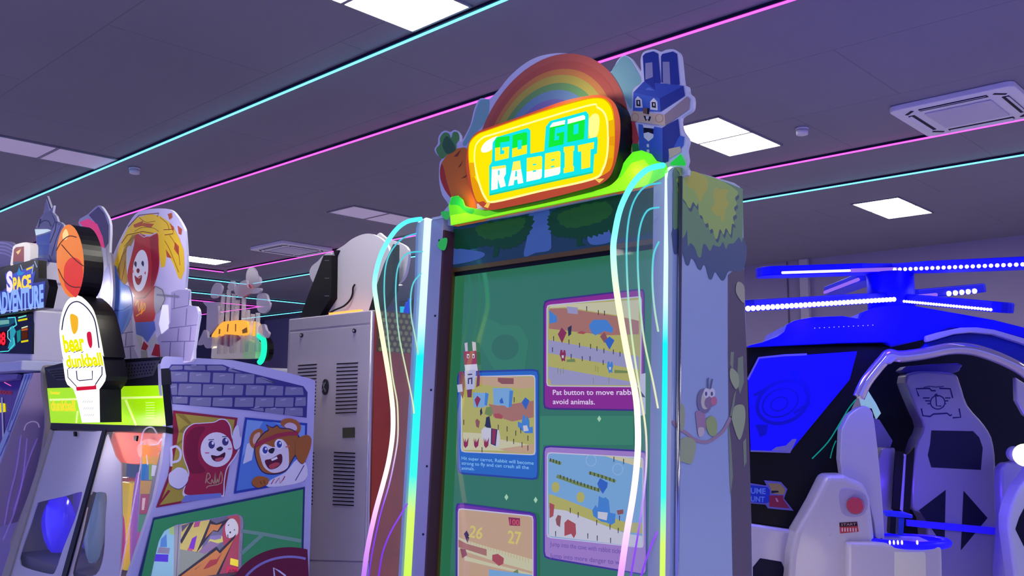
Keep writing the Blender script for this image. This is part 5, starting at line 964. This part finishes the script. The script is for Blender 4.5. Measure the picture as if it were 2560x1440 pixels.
# cockpit
HX(H6('830,190 860,60 940,-10 1100,-30 1450,-20 1700,40 1900,200 1900,1700 560,1700 640,1000'), -.95, .04, NAVY, 'cockpit_back')
HX(H5('1690,780 1800,748 2000,706 2150,704 2300,725 2560,800 2700,860 2700,905 2560,850 2300,768 2100,750 1950,765 1780,815 1700,838'), .1, .06, mat('b4aee0', .3, coat=.4), 'roof_rim', bev=.01)
HX(H5('1700,838 1950,765 2100,750 2300,768 2560,850 2700,905 2700,1160 2560,1060 2300,950 2100,885 1900,865 1650,890'), .04, .05, mat('1c28a8', .3), 'arch_band', bev=.008)
ap = smooth(H5('1090,1330 1150,1200 1240,1080 1300,1010 1360,950 1450,965 1600,950 1720,930 1900,895 2080,900 2250,945 2420,1015 2560,1095 2760,1250'), 5, False)
b = MB(); P_ = [HPn.hit(x, y, .1) for x, y in ap]; b.tube(P_, .032, mat('d0c4d8', .12, metal=.75), 12); b.build('chrome_arch', hr, label='chrome tubed door arch')
HX(H5('1260,1010 1330,950 1370,915 1410,920 1475,960 1380,1030 1290,1040'), .13, .06, mat('b8b0d4', .25, metal=.3), 'arch_joint', bev=.015)
# seats
def seat(q, nm, d, lb):
    HX(smooth(H6(q), 3), d, .2, mat('948cae', .35, coat=.2), nm, bev=.03, label=lb); return [c for c in hr.children if c.name.startswith('seat')][-1]  # seat white darkened in its colour for the cockpit shade
s1 = seat('1062,187 1340,180 1392,240 1440,380 1550,510 1602,630 1615,900 1610,1700 1270,1700 1180,1100 1090,1010 1110,660 1165,520 1110,380', 'seat', -.5, 'white bucket seat with black arrows')
a = MB(); ED = -.4992; AS = lambda q, c, sm=False: a.art(HPn, smooth(H6(q), 4) if sm else H6(q), mat(c, .4), d=ED, step=.00005); AL = lambda q, w_, c='2a2468', cl=False: a.line(HPn, q, w_, mat(c, .4), d=ED, step=.00005, closed=cl)
AS('1212,536 1472,541 1510,580 1532,645 1520,782 1212,766 1190,690 1205,620', '15123c'); AS('1302,905 1296,1200 1285,1250 1135,1032', '120f34'); AS('1412,910 1562,1080 1395,1282', '120f34')
for q in ('1135,325 1118,278 1200,275 1215,290 1240,290', '1262,275 1330,278 1345,335', '1150,400 1160,445 1205,450 1225,435 1310,430 1330,445 1340,438', '1385,400 1395,455 1345,458'): AL(H6(q), 4)
AL(H6(' '.join(f'{x:.0f},{y:.0f}' for x, y in ell(1252, 362, 45, 42, 0, 24))), 3, cl=True)
for k in range(3): AL(H6(f'{1160 + k * 14},{335 + k * 18} {1202 + k * 3},{335 + k * 18}'), 3.2); AL(H6(f'{1298 - k * 2},{335 + k * 18} {1332 - k * 14},{335 + k * 18}'), 3.2)
AL(H6('1240,320 1245,385 1275,385'), 3); AS('1228,318 1246,305 1258,330', '2a2468'); AL(H6('1165,270 1200,262 1240,268 1290,262'), 2)
a.build('seat_print', s1)
HX(smooth(H6('1050,140 1380,120 1395,150 1350,182 1065,188'), 2), -.6, .12, mat('6458a8', .4), 'headrest_top', bev=.01)
HX(H6('1060,1090 1610,1140 1610,1185 1060,1130'), -.48, .02, mat('3a2cf0', .3, emit='2414f0', es=.35), 'seat_strip', label='blue lit strip across the seat')
s2 = seat('880,720 960,648 992,690 975,1035 900,1300 870,1300', 'seat', -.55, 'second white seat further back, half hidden')
HX(H6('858,460 890,470 940,550 972,600 955,650 885,700'), -.7, .05, mat('9c90d0', .4), 'seat_side'); HX(H6('992,668 1042,668 1018,1025 970,1028'), -.47, .02, HB_, 'seat_stripe'); HX(H6('1060,690 1110,640 1078,1050 1040,1045'), -.47, .02, HB_, 'seat_stripe'); HX(H6('1012,670 1065,690 1040,1045 1018,1025 1044,695'), -.48, .02, mat('c8c0e4', .3), 'seat_stripe', label='pale stripe between two black ones')
# console
HX(smooth(H6('655,530 762,395 832,400 862,500 900,860 922,1195 905,1205 868,1200 830,1000 672,900'), 2), .12, .1, WB, 'grab_pillar', bev=.02, label='white pillar with rounded edge')
HX(H6('330,1440 338,1310 370,1170 478,985 562,815 675,815 800,870 835,960 862,1190 880,1700 300,1700'), .2, .25, WB, 'console', bev=.03, label='white moulded control console')
HX(H6('690,1232 1230,1238 1282,1262 1290,1700 690,1700'), .26, .28, WB, 'console_box', bev=.02); HX(H6('985,1290 1170,1288 1180,1310 1184,1700 985,1700'), .264, .01, mat('e8e4d4', .3), 'box_panel', bev=.004)
bc = HPn.hit(*H6('725,1000')[0], .2)
HX(smooth(H6('645,910 720,900 800,930 820,1000 790,1060 720,1075 655,1040'), 4), .203, .01, mat('b0a8d0', .3), 'button_ring', bev=.003)
MB().cyl(HPn.hit(*H6('740,1003')[0], .203), HPn.hit(*H6('740,1003')[0], .235), .045, mat('c02838', .25, coat=.6), 24, r1=.038).build('start_button', hr, label='round red button')
lbq = MB().prism(HPn, H6('642,1110 752,1104 762,1165 648,1176'), .204, .004, mat('c04048', .4)).build('warning_label', hr, label='red and black label under the button')
a = MB(); a.art(HPn, H6('642,1110 752,1104 755,1130 644,1136'), mat('201828', .4), d=.2045); a.text(HPn, 'START', H6('652,1130')[0], H6('745,1126')[0], H6('652,1114')[0], mat('e0a0a0', .4), d=.205); 
for k in range(6): a.art(HPn, H6(f'{655 + k * 17},1142 {663 + k * 17},1141 {664 + k * 17},1164 {656 + k * 17},1165'), mat('e8c8d0', .4), d=.205)
a.build('label_print', lbq)
HX(H6('928,1046 1098,1060 1100,1084 930,1070'), .1, .15, mat('3038e8', .3, emit='2020e0', es=.2), 'control_bar', bev=.006); 
for q in ('960,1075 995,1078 990,1180 955,1175', '1010,1080 1045,1083 1038,1190 1005,1185'): HX(H6(q), .06, .06, NAVY if '960' in q else mat('2c48d0', .3), 'control_stem')
cc = HPn.hit(*H6('1055,1225')[0], .12); ring = []
MB().tube([cc + ha * .2 * math.cos(t) + DEP * .14 * math.sin(t) for t in (2 * math.pi * k / 32 for k in range(32))], .022, mat('1c14ff', .3, emit='1408ff', es=.9), 8, closed=True).build('light_ring', hr, label='blue glowing ring under the controls')
a = MB()
for x in (955, 980, 1005, 1030, 1125): c = HPn.hit(*H6(f'{x},1232')[0], .285); a.ball(c, .006, .006, .012, glow('e0d8ff', 1.4), 8, 5)
a.build('ring_led', hr)
# right end of the ride
HX(smooth(H6('1640,770 1720,740 1790,690 1900,660 1900,1700 1640,1700 1650,1100'), 2), -.3, .1, mat('a49cd4', .35, coat=.3), 'side_shell', bev=.02)
HX(smooth(H6('1692,1080 1740,930 1800,845 1900,800 1900,1700 1780,1700 1710,1280'), 2), .05, .15, mat('d4d4e8', .3, coat=.3), 'side_pod', bev=.02); HX(H6('1760,1075 1800,1000 1900,960 1900,1330 1800,1280 1735,1150'), .054, .01, NAVY, 'pod_recess', bev=.004)
HX(H6('1735,205 1790,240 1900,300 1900,520 1790,440 1740,350'), -.4, .05, WB, 'upper_shell', bev=.01)
c = HPn.hit(*H6('1795,690')[0], .16); MB().ball(c, .058, .058, .058, glow('fffde8', 1.4)).build('dome_lamp', hr, label='round white lamp'); MB().cyl(c + DEP * .05, c + DEP * .14, .04, WB).build('lamp_base', hr)
HX(H6('640,880 760,330 700,560 470,985 440,985 460,780 600,600'), -.01, .02, mat('1c4858', .3), 'glow_strip', label='dark teal strip on the sloping edge') if False else None
a = MB(); a.tube([HPn.hit(x, y, .02) for x, y in smooth(H6('472,712 570,610 640,500 700,400 745,345'), 4, False)], .0035, glow('18a8a8', .6), 6); a.tube([HPn.hit(x, y, .02) for x, y in smooth(H6('585,710 600,650 620,600'), 4, False)], .003, glow('18a8a8', .5), 6); a.build('edge_light', hr, label='teal edge light')
wv = HX(H6('765,330 820,290 870,370 900,430 870,470 845,400 780,390'), -.9, .01, mat('c8e8f4', .3, emit='a0d8f0', es=.5), 'rear_screen')
# ================================================================== light
wd = bpy.data.worlds.new('hall'); sc.world = wd; wd.use_nodes = True
bg = wd.node_tree.nodes["Background"]; bg.inputs[0].default_value = (.17, .20, .72, 1); bg.inputs[1].default_value = 1.5
def lamp(name, kind, loc, col, power, size=.5, rot=None, sy=None):
    d = bpy.data.lights.new(name, kind); o = bpy.data.objects.new(name, d); COL.objects.link(o); o.location = loc
    d.color = col; d.energy = power
    if kind == 'AREA':
        d.size = size
        if sy: d.shape = 'RECTANGLE'; d.size_y = sy
    else: d.shadow_soft_size = size
    if rot: o.rotation_euler = rot
    return o
vs = sc.view_settings; sc.display_settings.display_device = 'sRGB'; vs.view_transform = 'Standard'; vs.look = 'None'; vs.exposure = 0; vs.gamma = 1; vs.use_curve_mapping = False
sc.cycles.max_bounces = 8; sc.cycles.transparent_max_bounces = 24
BLUE_C = (.03, .01, 1)
def at_heli(px, py, d): return HPn.hit(px, py, d)
lamp('rotor_fill', 'POINT', at_heli(2226, 770, .3), BLUE_C, 16, .06)  # added blue fill over the roof front
lamp('rotor_fill', 'POINT', at_heli(2020, 790, .2), BLUE_C, 10, .06)
lamp('rotor_fill', 'POINT', at_heli(2420, 720, -1.4), BLUE_C, 14, .1)  # added blue fill that tints the back wall
lamp('cockpit_fill', 'POINT', at_heli(2300, 1240, -.1), (.1, .03, 1), 4, .05)  # added blue fill inside the cockpit
lamp('console_fill', 'POINT', at_heli(2110, 1500, .75), (1, .86, .62), 2.2, .15)  # added warm fill for the lower console, no lamp stands there
for px, py, d, w_ in ((236, 735, .1, 1.6), (425, 835, .2, 1.8), (330, 560, .3, 2.0)): lamp('topper_lamp', 'POINT', BT.hit(px, py, d), (1, .95, .92), w_, .03)
for px, py, d, w_ in ((180, 1090, .07, 1.5), (330, 1095, .07, 1.3), (300, 1110, -.12, 1.6)): lamp('door_fill', 'POINT', PD.hit(px, py, d * 3), (1, .9, .86), w_ * 1.6, .06)  # point lights added to brighten the prize doors, no fitting there
for px, py, d, c_, w_ in ((1150, 500, .03, (1, .62, .2), .14), (1575, 420, .03, (.6, 1, .3), .12), (1390, 240, .12, (1, .9, .7), .9)): lamp('sign_lamp', 'POINT', MP.hit(px, py, d), c_, w_, .02)
